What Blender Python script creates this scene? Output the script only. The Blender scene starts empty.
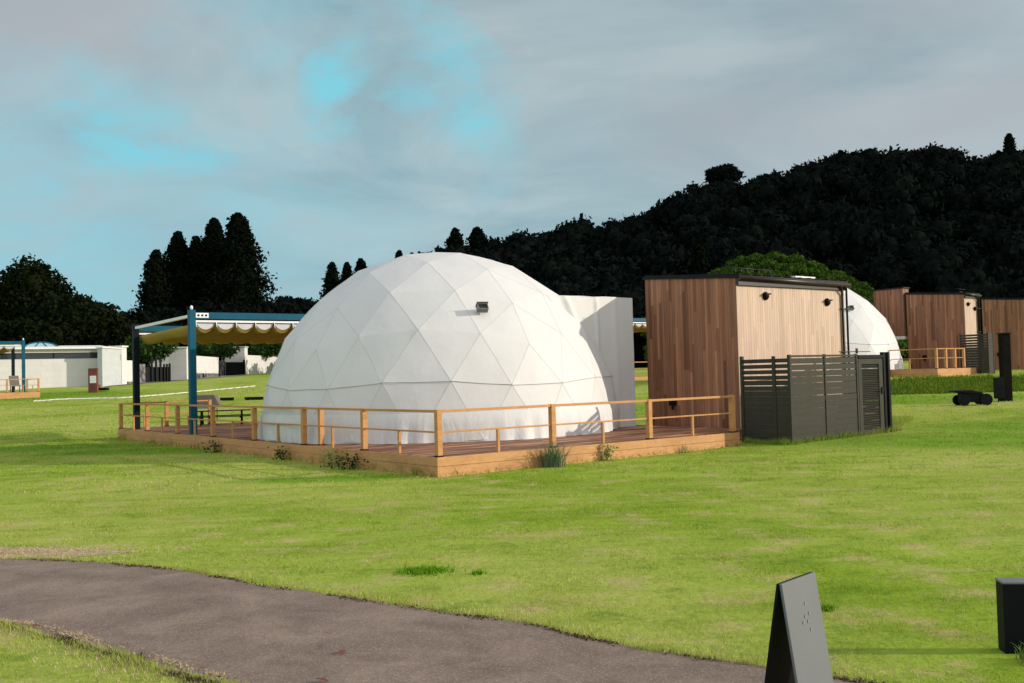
import bpy, math, random
import numpy as np
from mathutils import Vector, Matrix, noise as mnoise

# ------------------------------------------------------------------ camera
scn = bpy.context.scene
COL = scn.collection
F_PX, PW, PH, EYE = 1008.0, 1024, 683, 1.7
PITCH, ROLL = math.atan(33.1 / F_PX), math.radians(1.49)
cF = Vector((0, math.cos(PITCH), math.sin(PITCH)))
r0, u0 = Vector((1, 0, 0)), Vector((0, -math.sin(PITCH), math.cos(PITCH)))
cR = r0 * math.cos(ROLL) - u0 * math.sin(ROLL)
cU = u0 * math.cos(ROLL) + r0 * math.sin(ROLL)
cam = bpy.data.cameras.new('camera')
camo = bpy.data.objects.new('camera', cam)
COL.objects.link(camo)
cam.sensor_width = 36
cam.lens = F_PX / PW * 36
cam.clip_start, cam.clip_end = 0.1, 5000
camo.matrix_world = Matrix(((cR.x, cU.x, -cF.x, 0), (cR.y, cU.y, -cF.y, 0), (cR.z, cU.z, -cF.z, EYE), (0, 0, 0, 1)))
scn.camera = camo

# ------------------------------------------------------------------ light
SUN_DIR = Vector((0.994, -0.095, 0)).normalized()
SUN_EL = math.radians(18)
sd = Vector((SUN_DIR.x * math.cos(SUN_EL), SUN_DIR.y * math.cos(SUN_EL), math.sin(SUN_EL)))
sun = bpy.data.lights.new('sun', 'SUN')
sun.energy, sun.angle, sun.color = 4.1, math.radians(0.5), (1.0, 0.90, 0.76)
suno = bpy.data.objects.new('sun', sun)
COL.objects.link(suno)
suno.rotation_euler = sd.to_track_quat('Z', 'Y').to_euler()
suno.location = (20, -10, 30)
scn.view_settings.view_transform = 'Standard'
scn.view_settings.look = 'None'
scn.view_settings.exposure = 0.0
scn.view_settings.gamma = 1.0

class NT:
    def __init__(s, nt): s.nt = nt
    def n(s, t, **kw):
        x = s.nt.nodes.new(t)
        for k, v in kw.items():
            if k.startswith('i_'): x.inputs[k[2:].replace('_', ' ')].default_value = v
            elif k.startswith('j'): x.inputs[int(k[1:])].default_value = v
            else: setattr(x, k, v)
        return x
    def l(s, a, b): s.nt.links.new(a, b)
    def math(s, op, a, b=None, c=None, clamp=False):
        x = s.nt.nodes.new('ShaderNodeMath'); x.operation = op; x.use_clamp = clamp
        for i, v in enumerate((a, b, c)):
            if v is None: continue
            if isinstance(v, (int, float)): x.inputs[i].default_value = v
            else: s.l(v, x.inputs[i])
        return x.outputs[0]
    def mix(s, f, a, b, mode='MIX'):
        x = s.nt.nodes.new('ShaderNodeMix'); x.data_type = 'RGBA'; x.blend_type = mode
        for i, v in ((0, f), (6, a), (7, b)):
            if isinstance(v, (int, float)): x.inputs[i].default_value = v
            elif isinstance(v, tuple): x.inputs[i].default_value = v if len(v) == 4 else v + (1,)
            else: s.l(v, x.inputs[i])
        return x.outputs[2]
    def ramp(s, f, stops):
        x = s.nt.nodes.new('ShaderNodeValToRGB')
        e = x.color_ramp.elements
        while len(e) < len(stops): e.new(0.5)
        for i, (p, c) in enumerate(stops):
            e[i].position = p
            e[i].color = (c, c, c, 1) if isinstance(c, (int, float)) else tuple(c) + (1,)
        s.l(f, x.inputs[0])
        return x.outputs[0]
    def noise(s, vec, scale, detail=4, rough=0.55, dist=0.0, color=False):
        x = s.nt.nodes.new('ShaderNodeTexNoise')
        x.inputs['Scale'].default_value = scale; x.inputs['Detail'].default_value = detail
        x.inputs['Roughness'].default_value = rough; x.inputs['Distortion'].default_value = dist
        if vec is not None: s.l(vec, x.inputs['Vector'])
        return x.outputs['Color'] if color else x.outputs['Fac']
    def mapping(s, vec, scale=(1, 1, 1), loc=(0, 0, 0), rot=(0, 0, 0)):
        x = s.nt.nodes.new('ShaderNodeMapping')
        x.inputs['Scale'].default_value = scale; x.inputs['Location'].default_value = loc; x.inputs['Rotation'].default_value = rot
        s.l(vec, x.inputs['Vector'])
        return x.outputs[0]

# world: Nishita sky seen through a broken layer of evening cloud
world = bpy.data.worlds.new('World')
scn.world = world
world.use_nodes = True
wt = world.node_tree
for n in list(wt.nodes): wt.nodes.remove(n)
W = NT(wt)
SKYS = 0.1
bg = W.n('ShaderNodeBackground'); bg.inputs['Strength'].default_value = SKYS
out = W.n('ShaderNodeOutputWorld'); W.l(bg.outputs[0], out.inputs[0])
sky = W.n('ShaderNodeTexSky'); sky.sky_type = 'NISHITA'; sky.sun_disc = False
sky.sun_elevation = SUN_EL; sky.sun_rotation = math.atan2(sd.x, sd.y)
tc = W.n('ShaderNodeTexCoord')
sep = W.n('ShaderNodeSeparateXYZ'); W.l(tc.outputs['Generated'], sep.inputs[0])
zz = W.math('ADD', W.math('MAXIMUM', sep.outputs[2], 0.0), 0.22)
comb = W.n('ShaderNodeCombineXYZ')
W.l(W.math('DIVIDE', sep.outputs[0], zz), comb.inputs[0]); W.l(W.math('DIVIDE', sep.outputs[1], zz), comb.inputs[1])
cv = comb.outputs[0]
n1 = W.noise(cv, 1.5, 7, 0.55, 0.6)
n2 = W.noise(W.mapping(cv, (1, 1, 1), (7.3, 2.1, 0)), 0.75, 5, 0.5, 0.3)
n3 = W.noise(W.mapping(cv, (1, 1, 1), (3.3, 8.1, 2)), 4.2, 6, 0.6, 0.5)
# openings in the cloud layer, at fixed directions of the sky
def rayd(px, py):
    d = cF + cR * ((px - PW / 2) / F_PX) + cU * ((PH / 2 - py) / F_PX)
    return d.normalized()
gap = None
wn_ = W.n('ShaderNodeVectorMath', operation='SUBTRACT'); W.l(W.noise(W.mapping(tc.outputs['Generated'], (1, 1, 1.6)), 5.0, 6, .62, .3, color=True), wn_.inputs[0]); wn_.inputs[1].default_value = (.5, .5, .5)
wsc = W.n('ShaderNodeVectorMath', operation='SCALE'); W.l(wn_.outputs[0], wsc.inputs[0]); wsc.inputs['Scale'].default_value = .22
wadd = W.n('ShaderNodeVectorMath', operation='ADD'); W.l(tc.outputs['Generated'], wadd.inputs[0]); W.l(wsc.outputs[0], wadd.inputs[1])
for (px, py, rad, amp) in ((318, 90, .05, .85), (345, 55, .05, .4), (430, 60, .065, .8), (455, 90, .055, .65), (115, 140, .08, .85), (165, 162, .06, .7), (478, 125, .06, .55), (480, 150, .05, .4), (250, 200, .16, .3), (330, 190, .12, .22), (20, 200, .14, .35), (60, 285, .2, .35), (40, 165, .1, .3), (250, 10, .09, .35), (420, 25, .06, .4)):
    dp = W.n('ShaderNodeVectorMath', operation='DISTANCE'); W.l(wadd.outputs[0], dp.inputs[0]); dp.inputs[1].default_value = rayd(px, py)
    g = W.math('MULTIPLY', W.math('SUBTRACT', 1.0, W.math('DIVIDE', dp.outputs['Value'], rad), clamp=True), amp)
    gap = g if gap is None else W.math('MAXIMUM', gap, g)
gapn = W.math('MULTIPLY', gap, W.ramp(n3, [(0.30, 0.15), (0.62, 1.45)]))
gapn = W.math('MINIMUM', W.math('MULTIPLY', gapn, 1.15), .95)
low = W.ramp(sep.outputs[2], [(0.0, 1.0), (0.30, 0.0)])
cgrey = W.mix(W.ramp(n1, [(0.38, 0.0), (0.60, 1.0)]), (3.0, 4.2, 4.7), (4.8, 5.75, 6.0))
cgrey = W.mix(W.ramp(n2, [(0.44, 0.0), (0.58, 0.75)]), cgrey, (4.45, 4.62, 4.95))
teal = W.mix(W.ramp(n1, [(0.35, 0.0), (0.7, 0.6)]), (2.7, 5.9, 7.0), (3.6, 6.3, 7.1))
lx = W.ramp(W.math('ADD', W.math('MULTIPLY', sep.outputs[0], -1.0), 0.35), [(0.0, 0.0), (0.85, 1.0)])
ccol = W.mix(W.math('MULTIPLY', low, W.math('ADD', W.math('MULTIPLY', lx, 0.75), 0.12)), cgrey, teal)
ccol = W.mix(gapn, ccol, (2.3, 6.9, 8.2))
skyc = W.mix(0.88, sky.outputs[0], ccol)
# sky behind the camera brightened and warmed, added as fill for shaded sides
back = W.ramp(W.math('ADD', W.math('MULTIPLY', sep.outputs[1], -0.5), 0.5), [(0.2, (1.0, 1.0, 1.0)), (0.75, (2.5, 2.15, 2.05))])
skyc2 = W.n('ShaderNodeVectorMath', operation='MULTIPLY'); W.l(skyc, skyc2.inputs[0]); W.l(back, skyc2.inputs[1])
W.l(skyc2.outputs[0], bg.inputs['Color'])

# ------------------------------------------------------------------ helpers
O1 = Vector((-1.302, 17.105, 0.0)); ROT = math.radians(37.4)
UD = Vector((math.cos(ROT), math.sin(ROT), 0)); VD = Vector((-math.sin(ROT), math.cos(ROT), 0))
def loc(u, v, z=0.0, o=O1): return o + UD * u + VD * v + Vector((0, 0, z))
def at(px, py, Y):
    r = cF + cR * ((px - PW / 2) / F_PX) + cU * ((PH / 2 - py) / F_PX)
    return Vector((0, 0, EYE)) + r * (Y / r.y)

def sstep(a, b, x):
    t = np.clip((x - a) / (b - a), 0, 1); return t * t * (3 - 2 * t)
def ground(x, y):
    x = np.asarray(x, float); y = np.asarray(y, float)
    zl = np.interp(y, [0, 31, 36, 62, 69, 112, 200, 600], [0, 0, .12, 1.15, 1.62, 2.66, 3.5, 5])
    zr = np.interp(y, [0, 19, 32, 40.5, 43.6, 60, 90, 200, 600], [0, .02, .33, .50, 1.13, 1.3, 2.0, 3.5, 5])
    w = sstep(-3, 9, x)
    return zl * (1 - w) + zr * w + 0.018 * np.sin(x * .9 + 1.3) * np.sin(y * .7) * sstep(4, 12, y)
SKY_T = [(-700, 330), (-100, 300), (140, 318), (200, 300), (265, 290), (330, 288), (400, 268), (440, 256), (490, 241), (540, 231), (580, 226), (620, 223), (650, 211), (680, 199), (705, 186), (730, 183), (760, 181), (780, 171), (830, 157), (860, 154), (900, 152), (930, 149), (965, 157), (1024, 153), (1150, 150), (1500, 190), (2000, 260)]
def ridge(x, y):
    d = np.hypot(x, y)
    t = 512 + F_PX * x / np.maximum(y, 1)
    yy = np.interp(t, [a for a, b in SKY_T], [b for a, b in SKY_T])
    hor = 374.6 - (t - 512) * .026
    return (hor - yy) / F_PX
def hillz(x, y):
    x = np.asarray(x, float); y = np.asarray(y, float)
    y0 = 88 + 34 * (1 - sstep(-.18, -.08, x / np.maximum(y, 1)))
    t = np.clip((y - y0) / (190 - y0), 0, 1); t = t * t * (3 - 2 * t)
    top = np.maximum(ridge(x, y) * 190 + EYE - 6.4, 0)
    return ground(x, y) + t * np.maximum(top - 3, 0) - sstep(200, 420, y) * top * .5
def gz(x, y): return float(hillz(x, y)) if y > 88 else float(ground(x, y))

def tag(o, label=None, cat=None, group=None, kind=None):
    if label: o['label'] = label
    if cat: o['category'] = cat
    if group: o['group'] = group
    if kind: o['kind'] = kind
    return o
def empty(name, l=(0, 0, 0), rz=0.0):
    o = bpy.data.objects.new(name, None); COL.objects.link(o)
    o.location = l; o.rotation_euler = (0, 0, rz); o.empty_display_size = .3
    return o
def mesh_np(name, V, Fq, mat, parent=None, smooth=False):
    me = bpy.data.meshes.new(name)
    V = np.asarray(V, np.float32); Fq = np.asarray(Fq, np.int32)
    me.vertices.add(len(V)); me.vertices.foreach_set('co', V.ravel())
    k = Fq.shape[1]
    me.loops.add(Fq.size); me.loops.foreach_set('vertex_index', Fq.ravel())
    me.polygons.add(len(Fq)); me.polygons.foreach_set('loop_start', np.arange(0, Fq.size, k, dtype=np.int32))
    me.polygons.foreach_set('loop_total', np.full(len(Fq), k, np.int32))
    if smooth: me.polygons.foreach_set('use_smooth', np.ones(len(Fq), bool))
    me.update(calc_edges=True); me.validate()
    me.materials.append(mat)
    o = bpy.data.objects.new(name, me); COL.objects.link(o)
    if parent: o.parent = parent
    return o
class MB:
    def __init__(s): s.v = []; s.f = []; s.s = []
    def add(s, vs, fs, sm=False):
        b = len(s.v); s.v += [tuple(v) for v in vs]; s.f += [tuple(b + i for i in f) for f in fs]; s.s += [sm] * len(fs); return s
    def box(s, a, b, m=None):
        x0, y0, z0 = a; x1, y1, z1 = b
        vs = [Vector(p) for p in ((x0, y0, z0), (x1, y0, z0), (x1, y1, z0), (x0, y1, z0), (x0, y0, z1), (x1, y0, z1), (x1, y1, z1), (x0, y1, z1))]
        if m is not None: vs = [m @ v for v in vs]
        return s.add(vs, [(0, 3, 2, 1), (4, 5, 6, 7), (0, 1, 5, 4), (1, 2, 6, 5), (2, 3, 7, 6), (3, 0, 4, 7)])
    def prism(s, pts, d):
        """closed polygon pts (Vectors) extruded by vector d"""
        n = len(pts); d = Vector(d); vs = [Vector(p) for p in pts] + [Vector(p) + d for p in pts]
        fs = [tuple(range(n))[::-1], tuple(range(n, 2 * n))] + [(i, (i + 1) % n, n + (i + 1) % n, n + i) for i in range(n)]
        return s.add(vs, fs)
    def tube(s, pts, r, n=8, sm=True, caps=True):
        pts = [Vector(p) for p in pts]; rs = r if isinstance(r, (list, tuple)) else [r] * len(pts)
        vs = []; prev = None
        for i, p in enumerate(pts):
            t = (pts[min(i + 1, len(pts) - 1)] - pts[max(i - 1, 0)]).normalized()
            a = prev if prev is not None and abs(prev.dot(t)) < .9 else (Vector((1, 0, 0)) if abs(t.x) < .9 else Vector((0, 1, 0)))
            a = (a - t * a.dot(t)).normalized(); prev = a; b = t.cross(a)
            vs += [p + (a * math.cos(q) + b * math.sin(q)) * rs[i] for q in [2 * math.pi * k / n for k in range(n)]]
        fs = []
        for i in range(len(pts) - 1):
            for k in range(n):
                fs.append((i * n + k, i * n + (k + 1) % n, (i + 1) * n + (k + 1) % n, (i + 1) * n + k))
        s.add(vs, fs, sm)
        if caps:
            b = len(s.v) - len(vs)
            s.f += [tuple(b + k for k in range(n))[::-1], tuple(b + (len(pts) - 1) * n + k for k in range(n))]; s.s += [False] * 2
        return s
    def ball(s, c, r, nu=14, nv=8, sc=(1, 1, 1), zmin=-1):
        vs = []; fs = []
        for j in range(nv + 1):
            th = math.pi * j / nv
            for i in range(nu):
                ph = 2 * math.pi * i / nu
                vs.append((c[0] + r * sc[0] * math.sin(th) * math.cos(ph), c[1] + r * sc[1] * math.sin(th) * math.sin(ph), c[2] + r * sc[2] * math.cos(th)))
        for j in range(nv):
            for i in range(nu):
                fs.append((j * nu + i, (j + 1) * nu + i, (j + 1) * nu + (i + 1) % nu, j * nu + (i + 1) % nu))
        return s.add(vs, fs, True)
    def build(s, name, mat, parent=None, bevel=0):
        me = bpy.data.meshes.new(name); me.from_pydata(s.v, [], s.f); me.update()
        me.polygons.foreach_set('use_smooth', s.s)
        me.materials.append(mat)
        o = bpy.data.objects.new(name, me); COL.objects.link(o)
        if parent: o.parent = parent
        if bevel:
            m = o.modifiers.new('bevel', 'BEVEL'); m.width = bevel; m.segments = 2; m.limit_method = 'ANGLE'
        return o
def kids(o): return [c for c in bpy.data.objects if c.parent == o]
def copy_tree(o, parent=None):
    c = o.copy(); COL.objects.link(c)
    if parent: c.parent = parent
    for ch in kids(o): copy_tree(ch, c)
    return c

# ------------------------------------------------------------------ materials
def mat(name, fn=None, col=(.5, .5, .5), rough=.7, spec=.3, metal=0.0, bump=0, bscale=40, var=0.0, vscale=3.0, trans=0):
    m = bpy.data.materials.new(name); m.use_nodes = True
    T = NT(m.node_tree); b = m.node_tree.nodes['Principled BSDF']
    b.inputs['Roughness'].default_value = rough; b.inputs['Specular IOR Level'].default_value = spec; b.inputs['Metallic'].default_value = metal
    tcn = T.n('ShaderNodeTexCoord'); oc = tcn.outputs['Object']
    if fn: fn(T, b, oc)
    else:
        base = tuple(col) + (1,)
        if var:
            nn = T.noise(oc, vscale, 6, .6)
            c = T.mix(T.ramp(nn, [(.3, 0.0), (.7, 1.0)]), tuple(x * (1 - var) for x in col), tuple(min(1, x * (1 + var)) for x in col))
            T.l(c, b.inputs['Base Color'])
        else: b.inputs['Base Color'].default_value = base
        if bump:
            bp = T.n('ShaderNodeBump'); bp.inputs['Strength'].default_value = bump; bp.inputs['Distance'].default_value = .02
            T.l(T.noise(oc, bscale, 5, .6), bp.inputs['Height']); T.l(bp.outputs[0], b.inputs['Normal'])
    return m

def bump(T, b, h, strength=.3, dist=.02):
    bp = T.n('ShaderNodeBump'); bp.inputs['Strength'].default_value = strength; bp.inputs['Distance'].default_value = dist
    T.l(h, bp.inputs['Height']); T.l(bp.outputs[0], b.inputs['Normal'])

def f_fabric(T, b, oc):
    n = T.noise(oc, .9, 6, .6); n2 = T.noise(T.mapping(oc, (3, 3, .6)), 2.0, 6, .65)
    c = T.mix(T.ramp(n, [(.3, 0.0), (.7, 1.0)]), (.60, .595, .588), (.645, .64, .632))
    c = T.mix(T.ramp(n2, [(.56, 0.0), (.8, .25)]), c, (.54, .52, .48))
    T.l(c, b.inputs['Base Color'])
    sz = T.n('ShaderNodeSeparateXYZ'); T.l(oc, sz.inputs[0])
    base_ = T.ramp(sz.outputs[2], [(0.0, 1.0), (.55, .35), (.85, 0.0)])
    d2 = T.noise(T.mapping(oc, (7, 7, .8)), 1.0, 5, .7)
    c = T.mix(T.math('MULTIPLY', base_, T.ramp(d2, [(.45, 0.0), (.7, .55)])), c, (.44, .42, .38))
    c = T.mix(T.ramp(d2, [(.60, 0.0), (.80, .16)]), c, (.45, .43, .39))
    T.l(c, b.inputs['Base Color'])
    cre = T.noise(T.mapping(oc, (5, 5, 1.3), rot=(.3, .2, 0)), 1.2, 4, .6, .8)
    w = T.math('ADD', T.noise(oc, 3.2, 3, .5), T.math('MULTIPLY', T.math('MULTIPLY', cre, base_), 5.0)); w2 = T.noise(T.mapping(oc, (1, 1, .35)), 9, 3, .5)
    bump(T, b, T.math('ADD', w, T.math('MULTIPLY', w2, .35)), .14, .05)
    tr = T.n('ShaderNodeBsdfTranslucent'); T.l(c, tr.inputs['Color']); mx = T.n('ShaderNodeMixShader'); mx.inputs[0].default_value = .04
    T.l(b.outputs[0], mx.inputs[1]); T.l(tr.outputs[0], mx.inputs[2]); T.l(mx.outputs[0], T.nt.nodes['Material Output'].inputs[0])
M = {}
M['fabric'] = mat('dome fabric', f_fabric, rough=.55, spec=.25)
M['weld'] = mat('seam tape', col=(.44, .44, .435), rough=.6, var=.1)
M['weld_dark'] = mat('seam strip', col=(.42, .41, .39), rough=.7, var=.25)

def f_clad(T, b, oc, pal=((.15, .066, .036), (.32, .148, .080), (.24, .118, .074), (.41, .195, .108), (.20, .098, .062)), hi=(.46, .25, .15), st=.6, br=1.0):
    s = T.n('ShaderNodeSeparateXYZ'); T.l(oc, s.inputs[0])
    uvs = T.math('ADD', s.outputs[0], s.outputs[1])
    bi = T.math('DIVIDE', uvs, .088); fl = T.math('FLOOR', bi); fr = T.math('FRACT', bi)
    wn = T.n('ShaderNodeTexWhiteNoise', noise_dimensions='1D'); T.l(fl, wn.inputs['W'])
    zi = T.math('FLOOR', T.math('ADD', T.math('DIVIDE', s.outputs[2], 1.9), T.math('MULTIPLY', wn.outputs['Value'], 5.0)))
    cb = T.n('ShaderNodeCombineXYZ'); T.l(fl, cb.inputs[0]); T.l(zi, cb.inputs[1])
    wn2 = T.n('ShaderNodeTexWhiteNoise', noise_dimensions='3D'); T.l(cb.outputs[0], wn2.inputs['Vector'])
    c = T.ramp(wn2.outputs['Value'], [(0.0, pal[0]), (.35, pal[1]), (.6, pal[2]), (.85, pal[3]), (1.0, pal[4])])
    cc = T.n('ShaderNodeCombineXYZ'); T.l(T.math('MULTIPLY', uvs, 28.0), cc.inputs[0]); T.l(T.math('MULTIPLY', s.outputs[2], 1.1), cc.inputs[2]); T.l(wn2.outputs['Value'], cc.inputs[1])
    g = T.noise(cc.outputs[0], 1.0, 6, .7)
    c = T.mix(st, c, T.ramp(g, [(.25, (.35, .33, .33)), (.5, (1, 1, 1)), (.75, (1.35, 1.3, 1.25))]), 'MULTIPLY')
    c = T.mix(T.ramp(g, [(.62, 0.0), (.8, .5)]), c, hi)
    gapm = T.math('LESS_THAN', fr, .07)
    c = T.mix(T.math('MULTIPLY', gapm, .75), c, (.05, .03, .02))
    T.l(c, b.inputs['Base Color'])
    bump(T, b, T.math('SUBTRACT', T.math('MULTIPLY', g, .3), gapm), .5, .006)
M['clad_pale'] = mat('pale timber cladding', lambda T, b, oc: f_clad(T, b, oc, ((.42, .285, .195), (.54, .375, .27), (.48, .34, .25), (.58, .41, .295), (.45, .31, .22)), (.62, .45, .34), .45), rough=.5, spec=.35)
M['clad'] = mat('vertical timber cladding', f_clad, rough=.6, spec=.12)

def f_deck(T, b, oc):
    s = T.n('ShaderNodeSeparateXYZ'); T.l(oc, s.inputs[0])
    bi = T.math('DIVIDE', s.outputs[1], .145); fl = T.math('FLOOR', bi); fr = T.math('FRACT', bi)
    wn = T.n('ShaderNodeTexWhiteNoise', noise_dimensions='1D'); T.l(fl, wn.inputs['W'])
    g = T.noise(T.mapping(oc, (1.2, 22, 10)), 1.0, 6, .65)
    c = T.ramp(wn.outputs['Value'], [(0.0, (.24, .10, .055)), (.5, (.46, .22, .12)), (1.0, (.34, .155, .09))])
    g2 = T.noise(T.mapping(oc, (.30, 3.2, 1)), 1.5, 5, .65)
    c = T.mix(T.ramp(g2, [(.42, 0.0), (.6, .85)]), c, (.075, .035, .02)); c = T.mix(T.ramp(g2, [(.34, .9), (.46, 0.0)]), c, (.66, .38, .22))  # dark and light streaks: board tone plus railing shadows painted into the colour
    c = T.mix(.6, c, T.ramp(g, [(.3, (.5, .45, .42)), (.55, (1, 1, 1)), (.8, (1.3, 1.25, 1.2))]), 'MULTIPLY')
    gapm = T.math('LESS_THAN', fr, .06)
    c = T.mix(T.math('MULTIPLY', gapm, .85), c, (.03, .015, .01))
    T.l(c, b.inputs['Base Color']); bump(T, b, T.math('SUBTRACT', T.math('MULTIPLY', g, .3), gapm), .5, .008)
M['deck'] = mat('deck boards', f_deck, rough=.6, spec=.1)
def f_wood(c1, c2):
    def f(T, b, oc):
        g = T.noise(T.mapping(oc, (2.5, 2.5, 9)), 3.0, 6, .6, .4); g2 = T.noise(T.mapping(oc, (.8, .8, 3)), 1.4, 3, .5)
        c = T.mix(T.ramp(g, [(.3, 0.0), (.7, 1.0)]), c1, c2)
        c = T.mix(T.ramp(g2, [(.45, 0.0), (.75, .5)]), c, tuple(x * .72 for x in c1))
        T.l(c, b.inputs['Base Color']); bump(T, b, g, .25, .006)
    return f
M['pine'] = mat('tan painted pine', f_wood((.44, .21, .075), (.55, .29, .12)), rough=.55, spec=.12)
M['skirt'] = mat('tan skirt boards', f_wood((.45, .225, .09), (.56, .315, .145)), rough=.6, spec=.12)
M['black'] = mat('black metal', spec=.08, col=(.007, .008, .009), rough=.5, var=.3)
M['fence'] = mat('grey olive slats', spec=.12, col=(.040, .039, .029), rough=.5, var=.12, vscale=5)
M['roof'] = mat('dark roof sheet', spec=.1, col=(.010, .009, .009), rough=.45, var=.3)
M['bronze'] = mat('bronze gutter', col=(.025, .016, .013), rough=.4, var=.2)
M['blue'] = mat('blue painted steel', spec=.15, col=(.004, .075, .125), rough=.4, var=.15)
M['bluedark'] = mat('navy painted steel', spec=.1, col=(.004, .010, .016), rough=.45, var=.2)
M['white'] = mat('white paint', col=(.75, .74, .72), rough=.5, var=.05)
def f_canvas(T, b, oc):
    n = T.noise(oc, 2.5, 5, .6)
    T.l(T.mix(n, (.36, .235, .055), (.46, .31, .08)), b.inputs['Base Color'])
M['mustard'] = mat('mustard canvas', f_canvas, rough=.8, spec=.1)
M['lightwhite'] = mat('white canvas', col=(.5, .5, .52), rough=.8, var=.06)
M['grey'] = mat('grey plastic', col=(.16, .17, .17), rough=.5, var=.2)
M['glass'] = mat('dark glass', col=(.02, .025, .03), rough=.08, spec=.6)
M['browncover'] = mat('taupe cover', col=(.14, .105, .09), rough=.8, var=.2)
M['rust'] = mat('rust brown panel', col=(.16, .05, .035), rough=.7, var=.25)
M['beige'] = mat('beige chair', col=(.48, .42, .34), rough=.8, var=.1)
M['pipe'] = mat('bluish glazing', col=(.25, .42, .48), rough=.25, spec=.5, var=.1)
def f_block(T, b, oc):
    br = T.n('ShaderNodeTexBrick'); br.inputs['Scale'].default_value = 1.0
    br.inputs['Brick Width'].default_value = .8; br.inputs['Row Height'].default_value = .4; br.inputs['Mortar Size'].default_value = .012
    br.inputs['Color1'].default_value = (.62, .605, .59, 1); br.inputs['Color2'].default_value = (.60, .585, .57, 1); br.inputs['Mortar'].default_value = (.53, .52, .50, 1)
    s = T.n('ShaderNodeSeparateXYZ'); T.l(oc, s.inputs[0]); c = T.n('ShaderNodeCombineXYZ')
    T.l(T.math('ADD', s.outputs[0], s.outputs[1]), c.inputs[0]); T.l(s.outputs[2], c.inputs[1]); T.l(c.outputs[0], br.inputs['Vector'])
    n = T.noise(oc, 1.2, 6, .6)
    T.l(T.mix(T.ramp(n, [(.5, 0.0), (.8, .35)]), br.outputs['Color'], (.42, .40, .37)), b.inputs['Base Color'])
M['block'] = mat('whitewashed block', f_block, rough=.85)
M['render'] = mat('pale grey render', col=(.46, .48, .49), rough=.85, var=.08)
def f_stone(T, b, oc):
    v = T.n('ShaderNodeTexVoronoi'); v.inputs['Scale'].default_value = 2.6; T.l(oc, v.inputs['Vector'])
    c = T.ramp(v.outputs['Distance'], [(0.0, (.22, .21, .2)), (.45, (.15, .145, .14)), (.7, (.05, .05, .05))]); T.l(c, b.inputs['Base Color'])
M['stone'] = mat('grey rubble stone', f_stone, rough=.9)
M['gravel'] = mat('grey gravel', col=(.16, .155, .155), rough=.95, var=.4, vscale=9)
M['bark'] = mat('dark bark', spec=.05, col=(.012, .010, .008), rough=.95, var=.4, vscale=6)

def leafmat(name, c1, c2, tr=.0):
    m = bpy.data.materials.new(name); m.use_nodes = True; T = NT(m.node_tree); nt = m.node_tree
    b = nt.nodes['Principled BSDF']; b.inputs['Roughness'].default_value = .85; b.inputs['Specular IOR Level'].default_value = .0
    g = T.n('ShaderNodeNewGeometry')
    n = T.noise(g.outputs['Position'], .12, 4, .6)
    f = T.math('ADD', T.math('MULTIPLY', g.outputs['Random Per Island'], .5), T.math('MULTIPLY', T.ramp(n, [(.35, 0.0), (.65, 1.0)]), .5))
    T.l(T.mix(f, c1, c2), b.inputs['Base Color'])
    return m
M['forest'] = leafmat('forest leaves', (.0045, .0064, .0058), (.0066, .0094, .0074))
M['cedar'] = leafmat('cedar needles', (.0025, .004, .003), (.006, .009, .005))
M['broad'] = leafmat('broadleaf leaves', (.004, .0062, .0035), (.012, .017, .006))
M['bushleaf'] = leafmat('bush leaves', (.014, .032, .010), (.045, .085, .018))
M['bamboo'] = leafmat('knoll shrub leaves', (.014, .034, .006), (.060, .105, .016))
M['bankgrass'] = leafmat('rough bank grass', (.07, .13, .012), (.18, .26, .03))
M['straw'] = leafmat('straw', (.30, .235, .13), (.62, .50, .33))
M['crumb'] = leafmat('soil crumbs', (.035, .026, .02), (.13, .095, .065))
M['clover'] = leafmat('clover leaves', (.09, .22, .01), (.17, .34, .02))
M['weed'] = leafmat('weed leaves', (.10, .18, .04), (.20, .28, .08))
M['pampas'] = leafmat('bluish grass leaves', (.10, .16, .09), (.22, .28, .15))

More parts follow.
